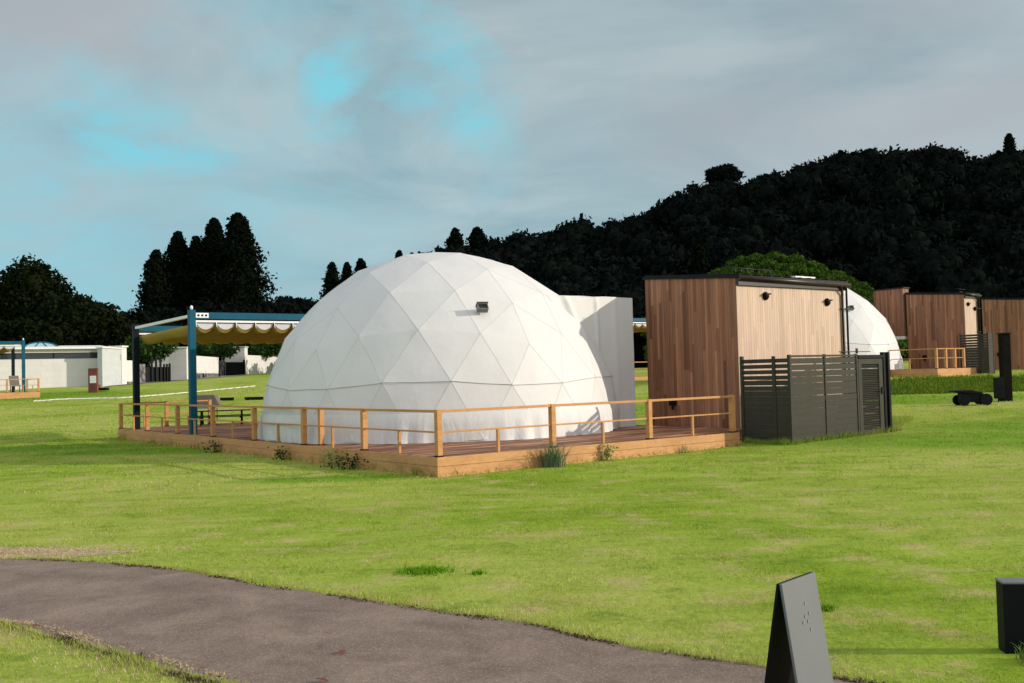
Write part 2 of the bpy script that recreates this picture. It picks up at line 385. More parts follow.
def f_ground(T, b, oc):
    g = T.n('ShaderNodeNewGeometry'); P = g.outputs['Position']
    a = T.noise(P, .35, 6, .6, .4); c_ = T.noise(T.mapping(P, (1, 1, 1), (4, 9, 0)), 1.6, 6, .65); d = T.noise(P, 14, 4, .7); e = T.noise(T.mapping(P, (1, 1, 1), (14, 3, 0)), .16, 3, .5)
    col = T.mix(T.ramp(a, [(.35, 0.0), (.65, 1.0)]), (.180, .275, .018), (.270, .36, .045))
    col = T.mix(T.ramp(e, [(.4, 0.0), (.6, .8)]), col, (.33, .38, .08))
    col = T.mix(T.ramp(c_, [(.52, 0.0), (.68, .8)]), col, (.42, .35, .16))
    col = T.mix(T.ramp(c_, [(.26, .8), (.44, 0.0)]), col, (.085, .17, .014))
    def spot(cx, cy, rx, ry):
        v = T.n('ShaderNodeVectorMath', operation='SUBTRACT'); T.l(P, v.inputs[0]); v.inputs[1].default_value = (cx, cy, 0)
        m_ = T.n('ShaderNodeVectorMath', operation='MULTIPLY'); T.l(v.outputs[0], m_.inputs[0]); m_.inputs[1].default_value = (1 / rx, 1 / ry, 0)
        l_ = T.n('ShaderNodeVectorMath', operation='LENGTH'); T.l(m_.outputs[0], l_.inputs[0])
        return T.math('SUBTRACT', 1.0, l_.outputs['Value'], clamp=True)
    lush = None
    for q in ((9.5, 21.5, 5, 2.6), (14, 24, 6, 3), (-9, 25.5, 4.5, 1.6), (-13, 28, 5, 2), (12, 37, 12, 4), (-3.2, 17.2, 2.0, .8), (-30, 61, 12, 6)):
        sp = spot(*q); lush = sp if lush is None else T.math('MAXIMUM', lush, sp)
    st = T.noise(T.mapping(P, (.5, 2.6, 1)), 1.3, 6, .7)
    lush = T.math('MULTIPLY', T.ramp(lush, [(0.0, 0.0), (.5, 1.0)]), T.ramp(st, [(.3, .35), (.55, 1.0)]))
    col = T.mix(T.math('MULTIPLY', lush, .85), col, (.115, .25, .008))
    col = T.mix(.6, col, T.ramp(st, [(.3, (.62, .68, .5)), (.5, (1, 1, 1)), (.72, (1.2, 1.12, 1.1))]), 'MULTIPLY')
    col = T.mix(.5, col, T.ramp(d, [(.25, (.55, .55, .5)), (.5, (1, 1, 1)), (.8, (1.25, 1.25, 1.15))]), 'MULTIPLY')
    T.l(col, b.inputs['Base Color']); bump(T, b, T.math('ADD', d, c_), .6, .03)
M['ground'] = mat('lawn', f_ground, rough=.95, spec=.05)
def bladef(m):
    nt = m.node_tree; T = NT(nt); b = nt.nodes['Principled BSDF']
    g = T.n('ShaderNodeNewGeometry'); P = g.outputs['Position']
    a = T.noise(P, .35, 6, .6, .4); c_ = T.noise(T.mapping(P, (1, 1, 1), (4, 9, 0)), 1.6, 6, .65); e = T.noise(T.mapping(P, (1, 1, 1), (14, 3, 0)), .16, 3, .5)
    col = T.mix(T.ramp(a, [(.35, 0.0), (.65, 1.0)]), (.215, .335, .020), (.325, .44, .048))
    col = T.mix(T.ramp(e, [(.4, 0.0), (.6, .8)]), col, (.40, .46, .095))
    col = T.mix(T.ramp(c_, [(.52, 0.0), (.68, .8)]), col, (.52, .43, .20))
    col = T.mix(T.ramp(c_, [(.26, .8), (.44, 0.0)]), col, (.13, .25, .02))
    def spot(cx, cy, rx, ry):
        v = T.n('ShaderNodeVectorMath', operation='SUBTRACT'); T.l(P, v.inputs[0]); v.inputs[1].default_value = (cx, cy, 0)
        m_ = T.n('ShaderNodeVectorMath', operation='MULTIPLY'); T.l(v.outputs[0], m_.inputs[0]); m_.inputs[1].default_value = (1 / rx, 1 / ry, 0)
        l_ = T.n('ShaderNodeVectorMath', operation='LENGTH'); T.l(m_.outputs[0], l_.inputs[0])
        return T.math('SUBTRACT', 1.0, l_.outputs['Value'], clamp=True)
    lush = None
    for q in ((9.5, 21.5, 5, 2.6), (14, 24, 6, 3), (-9, 25.5, 4.5, 1.6), (-13, 28, 5, 2), (12, 37, 12, 4), (-3.2, 17.2, 2.0, .8), (-30, 61, 12, 6)):
        sp = spot(*q); lush = sp if lush is None else T.math('MAXIMUM', lush, sp)
    st = T.noise(T.mapping(P, (.5, 2.6, 1)), 1.3, 6, .7)
    lush = T.math('MULTIPLY', T.ramp(lush, [(0.0, 0.0), (.5, 1.0)]), T.ramp(st, [(.3, .35), (.55, 1.0)]))
    col = T.mix(T.math('MULTIPLY', lush, .85), col, (.115, .25, .008))
    col = T.mix(.6, col, T.ramp(st, [(.3, (.62, .68, .5)), (.5, (1, 1, 1)), (.72, (1.2, 1.12, 1.1))]), 'MULTIPLY')
    r = g.outputs['Random Per Island']
    col = T.mix(T.ramp(r, [(.88, 0.0), (.95, .6)]), col, (.50, .42, .22))
    col = T.mix(.55, col, T.ramp(r, [(0.0, (.55, .6, .5)), (.5, (1, 1, 1)), (.8, (1.2, 1.15, 1.1))]), 'MULTIPLY')
    T.l(col, b.inputs['Base Color']); b.inputs['Roughness'].default_value = .7; b.inputs['Specular IOR Level'].default_value = .15
    tr = T.n('ShaderNodeBsdfTranslucent'); T.l(col, tr.inputs['Color'])
    mx = T.n('ShaderNodeMixShader'); mx.inputs[0].default_value = .35
    T.l(b.outputs[0], mx.inputs[1]); T.l(tr.outputs[0], mx.inputs[2]); T.l(mx.outputs[0], nt.nodes['Material Output'].inputs[0])
M['blade'] = bpy.data.materials.new('grass blades'); M['blade'].use_nodes = True; bladef(M['blade'])
def f_path(T, b, oc):
    g = T.n('ShaderNodeNewGeometry'); P = g.outputs['Position']
    a = T.noise(P, 1.7, 7, .7, .5); f = T.noise(P, 34, 5, .8); s = T.n('ShaderNodeTexVoronoi'); s.inputs['Scale'].default_value = 45; T.l(P, s.inputs['Vector'])
    col = T.mix(T.ramp(a, [(.3, 0.0), (.7, 1.0)]), (.135, .098, .079), (.27, .205, .165))
    col = T.mix(.5, col, T.ramp(f, [(.25, (.4, .38, .36)), (.5, (1, 1, 1)), (.75, (1.5, 1.5, 1.5))]), 'MULTIPLY')
    col = T.mix(T.math('MULTIPLY', T.math('LESS_THAN', s.outputs['Distance'], .22), .6), col, (.42, .37, .32))
    T.l(col, b.inputs['Base Color']); bump(T, b, f, .6, .01)
M['path'] = mat('worn asphalt path', f_path, rough=.9, spec=.2)
M['soil'] = mat('dry soil and dead grass', col=(.40, .30, .19), rough=.95, var=.45, vscale=12, bump=.8, bscale=30)
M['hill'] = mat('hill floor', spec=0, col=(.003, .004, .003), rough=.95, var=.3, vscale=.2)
M['hose'] = mat('pale edging', col=(.62, .6, .5), rough=.8, var=.15)

# ------------------------------------------------------------------ ground and hill
ys = np.concatenate([np.arange(-30, 3, 3), np.arange(3, 50, .5), np.arange(50, 90, 1), np.array([88.5]), np.arange(92, 620, 8)]); ys = np.unique(ys)
xs = np.concatenate([np.arange(-600, -60, 20), np.arange(-60, -20, 2), np.arange(-20, 30, .6), np.arange(30, 60, 2), np.arange(60, 620, 20)])
X, Y = np.meshgrid(xs, ys); Z = ground(X, Y)
nx, ny = len(xs), len(ys)
idx = np.arange(nx * ny).reshape(ny, nx)
Q = np.stack([idx[:-1, :-1], idx[:-1, 1:], idx[1:, 1:], idx[1:, :-1]], -1).reshape(-1, 4)
g_ = mesh_np('ground', np.stack([X, Y, Z], -1).reshape(-1, 3), Q, M['ground'], smooth=True); tag(g_, kind='structure')
# hill terrain
hx = np.arange(-420, 560, 7.0); hy = np.arange(89, 460, 7.0)
X, Y = np.meshgrid(hx, hy); Z = hillz(X, Y) - .5 * (Y < 92) - .35 * ((X / Y < -.08) & (Y < 124))
nx, ny = len(hx), len(hy); idx = np.arange(nx * ny).reshape(ny, nx)
Q = np.stack([idx[:-1, :-1], idx[:-1, 1:], idx[1:, 1:], idx[1:, :-1]], -1).reshape(-1, 4)
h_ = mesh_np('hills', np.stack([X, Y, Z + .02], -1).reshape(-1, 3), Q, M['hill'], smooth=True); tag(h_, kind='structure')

# path
upper = [(-16, 11.6), (-10, 10.6), (-7.2, 10.15), (-5.117, 10.029), (-4.022, 9.769), (-3.078, 9.245), (-2.264, 8.569), (-.889, 7.6), (.005, 6.987), (.732, 6.213), (1.359, 5.779), (2.1, 5.25), (3.2, 4.5), (5, 3.5), (9, 2.2)]
lower = [(-16, 8.6), (-10, 8.35), (-6, 8.05), (-3.726, 7.294), (-3.083, 6.822), (-2.519, 6.407), (-2.157, 6.093), (-1.701, 5.761), (-1.1, 5.3), (-.5, 4.75), (0, 4.2), (.6, 3.6), (1.4, 2.7), (3, 1.6), (6, .2)]
def dense(P, n):
    P = np.array(P); t = np.linspace(0, len(P) - 1, n); i = np.arange(len(P))
    return np.stack([np.interp(t, i, P[:, 0]), np.interp(t, i, P[:, 1])], 1)
NP_ = 400
up, lo = dense(upper, NP_), dense(lower, NP_)
rng = np.random.default_rng(3)
def wob(n, amp, seed):
    r = np.random.default_rng(seed); a = np.zeros(n)
    for k, s in ((6, 1), (17, .7), (41, .6), (90, .5)):
        a += s * np.interp(np.linspace(0, k, n), np.arange(k + 1), r.normal(size=k + 1))
    return a * amp
up[:, 1] += wob(NP_, .035, 1); lo[:, 1] += wob(NP_, .04, 2)
V = []
for t in np.linspace(0, 1, 9):
    p = lo * (1 - t) + up * t
    V.append(np.column_stack([p, ground(p[:, 0], p[:, 1]) + .006 + .012 * math.sin(t * math.pi)]))
V = np.concatenate(V); idx = np.arange(9 * NP_).reshape(9, NP_)
Q = np.stack([idx[:-1, :-1], idx[:-1, 1:], idx[1:, 1:], idx[1:, :-1]], -1).reshape(-1, 4)
tag(mesh_np('path', V, Q, M['path'], smooth=True), kind='structure')
def inpath(x, y, m=0.0):
    a = np.interp(x, lo[:, 0], lo[:, 1]); b = np.interp(x, up[:, 0], up[:, 1])
    return (y > a + m) & (y < b - m)
# bare soil strips by the path edge
def sheet(name, cx, cy, rx, ry, seed, m, rot=0, dz=.003):
    r = random.Random(seed); n = 40; vs = [(cx, cy, float(ground(cx, cy)) + dz + .004)]
    for k in range(n):
        a = 2 * math.pi * k / n; q = 1 + .28 * mnoise.noise(Vector((math.cos(a) * 2 + seed, math.sin(a) * 2, 0))) + r.uniform(-.08, .08)
        x, y = rx * q * math.cos(a), ry * q * math.sin(a); x, y = x * math.cos(rot) - y * math.sin(rot), x * math.sin(rot) + y * math.cos(rot)
        vs.append((cx + x, cy + y, float(ground(cx + x, cy + y)) + dz))
    b = MB().add(vs, [(0, 1 + k, 1 + (k + 1) % n) for k in range(n)])
    return tag(b.build(name, m), kind='structure')
SOIL = [(-5.3, 10.38, 1.35, .34, -.03), (-2.95, 6.85, .5, .07, -.68), (-2.1, 6.15, .28, .06, -.75), (-1.75, 5.88, .2, .05, -.7), (-3.6, 7.28, .5, .05, -.55)]
for i, (a, b_, c, d, r) in enumerate(SOIL[:5]): sheet('soil_patch', a, b_, c, d, i, M['soil'], r, .001 if i else .004)

# ------------------------------------------------------------------ lawn blades
def blades(n, ylo, yhi, h, w, seed, kmin=-.62, kmax=.62, fn=None, lean=1.3):
    r = np.random.default_rng(seed)
    y = np.sqrt(r.uniform(ylo ** 2, yhi ** 2, n)); x = y * r.uniform(kmin, kmax, n)
    clump = np.array([mnoise.noise(Vector((a * 1.6, b * 1.6, 0))) for a, b in zip(x, y)])
    keep = r.uniform(0, 1, n) < .75 + clump
    if fn is not None: keep &= fn(x, y)
    x, y, clump = x[keep], y[keep], clump[keep]; n = len(x)
    hh = h * r.uniform(.45, 1.25, n) * (1 + .8 * clump)
    a = r.uniform(0, 2 * np.pi, n); ww = w * r.uniform(.6, 1.3, n)
    la = r.uniform(0, 2 * np.pi, n); ll = hh * r.uniform(.1, lean, n)
    z = ground(x, y) - .004
    p0 = np.stack([x - np.cos(a) * ww, y - np.sin(a) * ww, z], 1); p1 = np.stack([x + np.cos(a) * ww, y + np.sin(a) * ww, z], 1)
    p2 = np.stack([x + np.cos(la) * ll, y + np.sin(la) * ll, z + hh], 1)
    return np.stack([p0, p1, p2], 1).reshape(-1, 3)
def okg(x, y):
    dx, dy = x - O1.x, y - O1.y; u = dx * UD.x + dy * UD.y; v = dx * VD.x + dy * VD.y
    deck = (u > -.02) & (u < 13) & (v > -.02) & (v < 18.3)
    k = ~deck & ~inpath(x, y, .015)
    q = (x * 7.13 + y * 3.77) % 1
    for (cx, cy, rx, ry, ro) in SOIL:
        a = (x - cx) * math.cos(-ro) - (y - cy) * math.sin(-ro); b = (x - cx) * math.sin(-ro) + (y - cy) * math.cos(-ro)
        k &= ~(((a / rx) ** 2 + (b / ry) ** 2 < 1) & (q > .5))
    return k
bl = [blades(95000, 4.3, 8.0, .024, .0026, 1, fn=okg), blades(110000, 8, 16, .026, .005, 2, fn=okg), blades(110000, 16, 32, .034, .010, 3, fn=okg), blades(50000, 32, 64, .055, .025, 4, fn=okg)]
# longer grass along the edges of the deck, the fence and the path
def edgegrass(p, q, n, spread, h, seed, w=.006):
    r = np.random.default_rng(seed); t = r.uniform(0, 1, n)
    d = np.array([q[0] - p[0], q[1] - p[1]]); nn = np.array([-d[1], d[0]]) / np.linalg.norm(d)
    s = r.exponential(spread, n) * -1
    x = p[0] + d[0] * t + nn[0] * s; y = p[1] + d[1] * t + nn[1] * s
    hh = h * r.uniform(.3, 1.2, n) * (1 + .6 * np.array([mnoise.noise(Vector((a * 2.3, b * 2.3, 3))) for a, b in zip(x, y)]))
    a = r.uniform(0, 6.28, n); la = r.uniform(0, 6.28, n); ll = hh * r.uniform(.1, .8, n); z = ground(x, y) - .004
    return np.stack([np.stack([x - np.cos(a) * w, y - np.sin(a) * w, z], 1), np.stack([x + np.cos(a) * w, y + np.sin(a) * w, z], 1), np.stack([x + np.cos(la) * ll, y + np.sin(la) * ll, z + hh], 1)], 1).reshape(-1, 3)
def L2(u, v): p = loc(u, v); return (p.x, p.y)
bl.append(edgegrass(L2(7.7, -.03), L2(0, -.03), 7000, .12, .085, 11)[:])
bl.append(edgegrass(L2(-.03, 0), L2(-.03, 18.2), 16000, .20, .17, 12, .008))
bl.append(edgegrass(L2(12.4, -1.0), L2(8.2, -1.0), 8000, .28, .15, 13))
bl.append(edgegrass(L2(8.1, -.95), L2(8.1, .2), 1500, .15, .12, 14))
bl.append(edgegrass(L2(15.5, .6), L2(12.0, -1.0), 5000, .5, .16, 18, .008))
for (c, d, n, s) in ((upper[2:12], 1, 5200, 21), (lower[2:9], -1, 5200, 31)):
    for i in range(len(c) - 1):
        a, b_ = (c[i], c[i + 1]) if d < 0 else (c[i + 1], c[i])
        e = edgegrass(a, b_, n // 9, .05, .05, s + i, .003); bl.append(e)
def quads0(P, size, rng):
    n = len(P); t = rng.normal(size=(n, 3)); t /= np.linalg.norm(t, axis=1, keepdims=True); b = np.cross(t, rng.normal(size=(n, 3))); b /= np.linalg.norm(b, axis=1, keepdims=True); s = (size * rng.uniform(.5, 1.5, n))[:, None]
    return np.stack([P - t * s, P - b * s * .7, P + t * s, P + b * s * .7], 1).reshape(-1, 3)
dr = []
for (c, d, s_, nn_, sp) in ((upper[2:12], 1, 41, 2600, .10), (lower[2:9], -1, 51, 4200, .13)):
    for i in range(len(c) - 1):
        a, b_ = (c[i], c[i + 1]) if d < 0 else (c[i + 1], c[i])
        dr.append(edgegrass(a, b_, nn_ // 9, sp, .03, s_ + i, .0035)); dr.append(edgegrass(b_, a, nn_ // 22, .02, .015, s_ + 30 + i, .004))
rr_ = np.random.default_rng(8)
for (cx, cy, rx, ry, ro) in SOIL:
    n_ = int(9000 * rx * ry ** .5 * .8); a = rr_.uniform(0, 6.28, n_); q_ = np.abs(rr_.normal(0, .62, n_)); x = cx + (rx * q_ * np.cos(a)) * math.cos(ro) - (ry * q_ * np.sin(a)) * math.sin(ro); y = cy + rx * q_ * np.cos(a) * math.sin(ro) + ry * q_ * np.sin(a) * math.cos(ro)
    la = rr_.uniform(0, 6.28, n_); z = ground(x, y) + .004; a2 = rr_.uniform(0, 6.28, n_)
    dr.append(np.stack([np.stack([x - np.cos(a2) * .005, y - np.sin(a2) * .005, z], 1), np.stack([x + np.cos(a2) * .005, y + np.sin(a2) * .005, z], 1), np.stack([x + np.cos(la) * .03, y + np.sin(la) * .03, z + rr_.uniform(.003, .02, n_)], 1)], 1).reshape(-1, 3))
cr = []
for (c, s_) in ((upper[1:12], 71), (lower[2:9], 81)):
    r2 = np.random.default_rng(s_); c = np.array(c); t = r2.uniform(0, len(c) - 1, 4200); x = np.interp(t, np.arange(len(c)), c[:, 0]); y = np.interp(t, np.arange(len(c)), c[:, 1])
    k = np.array([mnoise.noise(Vector((a * 1.9, b * 1.9, 7))) for a, b in zip(x, y)]) > r2.uniform(-.25, .35, len(x)); x, y = x[k], y[k]; n_ = len(x)
    yy_ = np.interp(x, (up if s_ == 71 else lo)[:, 0], (up if s_ == 71 else lo)[:, 1]) + r2.normal(0, .03, n_) + (-.02 if s_ == 71 else .02)
    q_ = np.stack([x, yy_, ground(x, yy_) + .010], 1); cr.append(quads0(q_, .009, r2))
cv_ = np.concatenate(cr); tag(mesh_np('soil_crumbs', cv_, np.arange(len(cv_)).reshape(-1, 4), M['crumb']), 'dark crumbs of soil along the path edges', 'soil', kind='stuff')
dv = np.concatenate(dr)
tag(mesh_np('dry_grass', dv, np.arange(len(dv)).reshape(-1, 3), M['straw']), 'straw coloured dry grass along the path edges', 'grass', kind='stuff')
V = np.concatenate(bl)
gr = mesh_np('grass', V, np.arange(len(V)).reshape(-1, 3), M['blade'])
tag(gr, 'short green lawn grass covering the ground', 'grass', kind='stuff')

bw = np.concatenate([edgegrass((31, 40.2 + k * .3), (12.5, 40.2 + k * .3), 3600, .16, .17, 60 + k, .022) for k in range(10)])
tag(mesh_np('bank_weeds', bw, np.arange(len(bw)).reshape(-1, 3), M['bankgrass']), 'darker rough grass on the bank below the second deck', 'grass', kind='stuff')

# ------------------------------------------------------------------ dome
def geod(n, rot, R, zc, zmin=-.001):
    g = 2 / 5 ** .5; h = 1 / 5 ** .5; c = 2 * math.pi / 5
    Vv = [Vector((0, 0, 1))] + [Vector((math.cos(k * c) * g, math.sin(k * c) * g, h)) for k in range(5)] + [Vector((math.cos((k + .5) * c) * g, math.sin((k + .5) * c) * g, -h)) for k in range(5)] + [Vector((0, 0, -1))]
    T = []
    for k in range(5):
        j = (k + 1) % 5; T += [(0, 1 + k, 1 + j), (1 + k, 6 + k, 1 + j), (1 + j, 6 + k, 6 + j), (11, 6 + j, 6 + k)]
    P = []; ix = {}
    m = Matrix.Rotation(rot, 3, 'Z')
    def key(q):
        q = q.normalized(); k = (round(q.x, 4) + 0., round(q.y, 4) + 0., round(q.z, 4) + 0.)
        if k not in ix: ix[k] = len(P); P.append(m @ q)
        return ix[k]
    Fc = []
    for t in T:
        A, B, Cc = (Vv[i] for i in t)
        gp = {}
        for i in range(n + 1):
            for j in range(n + 1 - i): gp[i, j] = key(A * (n - i - j) + B * i + Cc * j)
        for i in range(n):
            for j in range(n - i):
                Fc.append((gp[i, j], gp[i + 1, j], gp[i, j + 1]))
                if i + j < n - 1: Fc.append((gp[i + 1, j], gp[i + 1, j + 1], gp[i, j + 1]))
    Fc = [f for f in Fc if min(P[i].z for i in f) > zmin - .02]
    used = sorted({i for f in Fc for i in f}); mp = {a: b for b, a in enumerate(used)}
    return [P[i] * R + Vector((0, 0, zc)) for i in used], [tuple(mp[i] for i in f) for f in Fc]

def make_dome():
    root = empty('dome_tent')
    R = 4.43
    P, Fc = geod(4, math.radians(15.2) - ROT, R, .04)
    # cover: every facet subdivided and puffed a little between the struts
    vs, fs = [], []
    K = 4
    for f in Fc:
        a, b, c = (P[i] for i in f); b0 = len(vs); ii = {}
        for i in range(K + 1):
            for j in range(K + 1 - i):
                w = (K - i - j) / K, i / K, j / K
                p = a * w[0] + b * w[1] + c * w[2]
                d = Vector((p.x, p.y, p.z - .1)).normalized()
                p = p + d * (.022 * 27 * w[0] * w[1] * w[2] * (1 if p.z > .3 else .3))
                ii[i, j] = len(vs); vs.append(p)
        for i in range(K):
            for j in range(K - i):
                fs.append((ii[i, j], ii[i + 1, j], ii[i, j + 1]))
                if i + j < K - 1: fs.append((ii[i + 1, j], ii[i + 1, j + 1], ii[i, j + 1]))
    mb = MB(); mb.add(vs, fs, True)
    cov = mb.build('cover', M['fabric'], root)
    # seams along the struts
    ed = set()
    for f in Fc:
        for a, b in ((0, 1), (1, 2), (2, 0)): ed.add(tuple(sorted((f[a], f[b]))))
    sm = MB(); sd_ = MB()
    for a, b in ed:
        A, B = P[a], P[b]
        na = Vector((A.x, A.y, A.z - .1)).normalized()
        slope = abs((A - B).normalized().z)
        if slope < .16 and 1.0 < (A.z + B.z) / 2 < 1.75:      # the welded strip that rings the dome
            pts = [A.lerp(B, t) + Vector(((A.lerp(B, t)).x, (A.lerp(B, t)).y, 0)).normalized() * .012 for t in (0, .5, 1)]
            sd_.tube([p + Vector((0, 0, .0 + .01 * math.sin(i * 2.0 + a))) for i, p in enumerate(pts)], .006, 5, True, False)
        elif slope > .3:
            sm.tube([A * .9995, B * .9995], .0055, 5, True, False)
    sm.build('seam', M['weld'], root)
    # steeper seam strips that read darker: geodesic great lines over the shaded side
    sd_.build('seam_strip', M['weld_dark'], root)
    # loose skirt with folds pegged to the deck
    ring = []; N = 360
    fo = []
    for k in range(N):
        a = 2 * math.pi * k / N
        w = 0
        for c0, wd, am in ((-1.75, .16, .10), (-2.35, .13, .09), (-1.25, .18, .10), (-2.8, .14, .08), (2.7, .15, .08), (.4, .2, .06), (1.6, .2, .06)):
            d = (a - c0 - ROT * 0 + math.pi) % (2 * math.pi) - math.pi
            w += 1.5 * am * math.exp(-(d / wd) ** 2) * abs(math.cos(d * 30)) ** .6
        w += .018 * mnoise.noise(Vector((math.cos(a) * 9, math.sin(a) * 9, 0)))
        fo.append(w)
    hs = [.62, .48, .36, .24, .12, .05, .006]
    vs = []
    for j, z in enumerate(hs):
        t = j / (len(hs) - 1)
        for k in range(N):
            a = 2 * math.pi * k / N
            rr = math.sqrt(R * R - (z - .04) ** 2) * .996 + .012 - t * .05 + fo[k] * t ** 1.3
            if j == 0: rr -= .03
            vs.append((rr * math.cos(a), rr * math.sin(a), z))
    fs = [(j * N + k, (j + 1) * N + k, (j + 1) * N + (k + 1) % N, j * N + (k + 1) % N) for j in range(len(hs) - 1) for k in range(N)]
    MB().add(vs, fs, True).build('skirt', M['fabric'], root)
    # vent hood on a facet facing the lawn
    return root, P
dome, DP = make_dome()
DZ = .335
dome.location = loc(4.47, 6.66, DZ); dome.rotation_euler = (0, 0, ROT)
# entrance tunnel cloth box, in dome-local axes (u-4.45, v-6.6)
def tunnel(root):
    u0, u1, v0, v1 = .78, 3.78, -2.94, -.6
    def top(u): return 3.20 + .008 * math.sin(u * 3.0) - .02 * math.exp(-((u - 2.55) / .25) ** 2)
    nu, nv = 70, 60; vs = []
    for j in range(nv + 1):
        for i in range(nu + 1):
            u = u0 + (u1 - u0) * i / nu; z = top(u) * j / nv
            tt = z / 3.4
            # folds fanning out from the point where the cloth leaves the dome
            fan = 0
            for (au, az, bu, bz, am, wd) in ((1.05, 3.4, 2.3, .1, .07, .10), (.9, 3.3, 1.7, 2.3, .08, .08), (1.5, 3.4, 2.05, 2.3, .06, .07), (2.6, 3.4, 2.65, 0, .05, .05), (1.2, 3.1, 3.1, .0, .03, .12), (3.2, 3.4, 3.25, .6, .02, .1)):
                du, dz = bu - au, bz - az; q = ((u - au) * du + (z - az) * dz) / (du * du + dz * dz)
                qc = min(max(q, 0), 1); d = math.hypot(u - au - du * qc, z - az - dz * qc)
                fan += am * math.exp(-(d / wd) ** 2) * (1 - .3 * qc)
            fan *= min(1, max(0, (u - .95) / .5)) * min(1, (3.3 - z) / .25)
            fan += .012 * mnoise.noise(Vector((u * 2, z * .8, 1)))
            bell = .16 * math.exp(-z / .35) * (1 - i / nu)
            vs.append((u, v0 - fan - bell, z + .006))
    fs = [(j * (nu + 1) + i, j * (nu + 1) + i + 1, (j + 1) * (nu + 1) + i + 1, (j + 1) * (nu + 1) + i) for j in range(nv) for i in range(nu)]
    m = MB(); m.add(vs, fs, True)
    # roof, end frame, far side
    n = 20; base = len(m.v)
    vs = []
    for i in range(n + 1):
        u = u0 + (u1 - u0) * i / n
        vs += [(u, v0, top(u)), (u, (v0 + v1) / 2, top(u) + .02), (u, v1, top(u)), (u, v1, .01)]
    fs = []
    for i in range(n):
        for k in range(3): fs.append((i * 4 + k, i * 4 + k + 1, i * 4 + 5 + k, i * 4 + 4 + k))
    m.add(vs, fs, True)
    t1 = top(u1)
    m.box((u1 - .03, v0 - .015, .0), (u1 + .03, v0 + .1, t1)); m.box((u1 - .03, v1 - .1, 0), (u1 + .03, v1 + .015, t1)); m.box((u1 - .031, v0 + .1, t1 - .2), (u1 + .029, v1 - .1, t1 - .004))
    tn = m.build('entrance_tunnel', M['fabric'], root)
    dmb = MB().box((u1 - .02, v0 + .1, .02), (u1 + .0, v1 - .1, t1 - .2)); dmb.build('door', M['glass'], tn)
tunnel(dome)
def face_hood(root, px, py, depth, parent=None):
    """floodlight-like vent hood fixed to the cover"""
    P = at(px, py, depth); q = P - Vector(root.location)
    c, s = math.cos(-ROT), math.sin(-ROT); q = Vector((q.x * c - q.y * s, q.x * s + q.y * c, q.z))
    n = Vector((q.x, q.y, q.z - .1)).normalized(); q = Vector((0, 0, .1)) + n * 4.43
    up = Vector((0, 0, 1)); x = up.cross(n).normalized(); y = n.cross(x)
    # columns are x (width), y (up along the cover), n (out)
    Mx = Matrix(((x.x, y.x, n.x, q.x), (x.y, y.y, n.y, q.y), (x.z, y.z, n.z, q.z), (0, 0, 0, 1)))
    Mx = Mx @ Matrix.Scale(.78, 4); m = MB(); m.box((-.15, -.10, .0), (.15, -.08, .17), Mx); m.box((-.15, .08, .0), (.15, .10, .19), Mx); m.box((-.15, -.08, .0), (-.13, .08, .18), Mx); m.box((.13, -.08, .0), (.15, .08, .18), Mx); m.box((-.13, -.08, .0), (.13, .08, .06), Mx)
    m.box((-.17, .1, .0), (.17, .115, .23), Mx)
    return m.build('vent_hood', M['grey'], root, .006)
hood = face_hood(dome, 480, 315, 21.9)
tag(dome, 'large white geodesic dome tent with cloth entrance tunnel on the nearest wooden deck', 'dome tent', 'white geodesic dome tents')

# ------------------------------------------------------------------ deck
def post(parent, u, v, h=.8, s=.05, z=0, name='post', m='pine', shoe=True):
    b = MB().box((u - s, v - s, z + (.022 if shoe else 0)), (u + s, v + s, z + h))
    o = b.build(name, M[m], parent, .004)
    if shoe: MB().box((u - s - .012, v - s - .012, z), (u + s + .012, v + s + .012, z + .022)).build('shoe', M['black'], o)
    return o
def rail(parent, p, q, z0, z1, w, name):
    (u0, v0), (u1, v1) = p, q; d = Vector((u1 - u0, v1 - v0, 0)).normalized(); n = Vector((-d.y, d.x, 0)) * w
    pts = [Vector((u0, v0, z0)) - n, Vector((u1, v1, z0)) - n, Vector((u1, v1, z0)) + n, Vector((u0, v0, z0)) + n]
    return MB().prism(pts, (0, 0, z1 - z0)).build(name, M['pine'], parent, .004)
def deck_edge(root, p, q, bays, small=True, z=DZ, first=True, last=True, h=.8):
    p = Vector(p); q = Vector(q); d = (q - p) / bays; dn = d.normalized()
    for k in range(bays + 1):
        if (k == 0 and not first) or (k == bays and not last): continue
        post(root, p.x + d.x * k, p.y + d.y * k, h, z=z)
    for k in range(bays):
        a = p + d * k + dn * .051; b = p + d * (k + 1) - dn * .051
        rail(root, a, b, z + h - .05, z + h - .005, .033, 'top_rail')
        rail(root, a, b, z + h * .5 - .0, z + h * .5 + .03, .018, 'middle_rail')
        if small:
            c = p + d * (k + .5); o = MB().box((c.x - .024, c.y - .024, z), (c.x + .024, c.y + .024, z + h * .5 - .001)).build('baluster', M['pine'], root, .003)
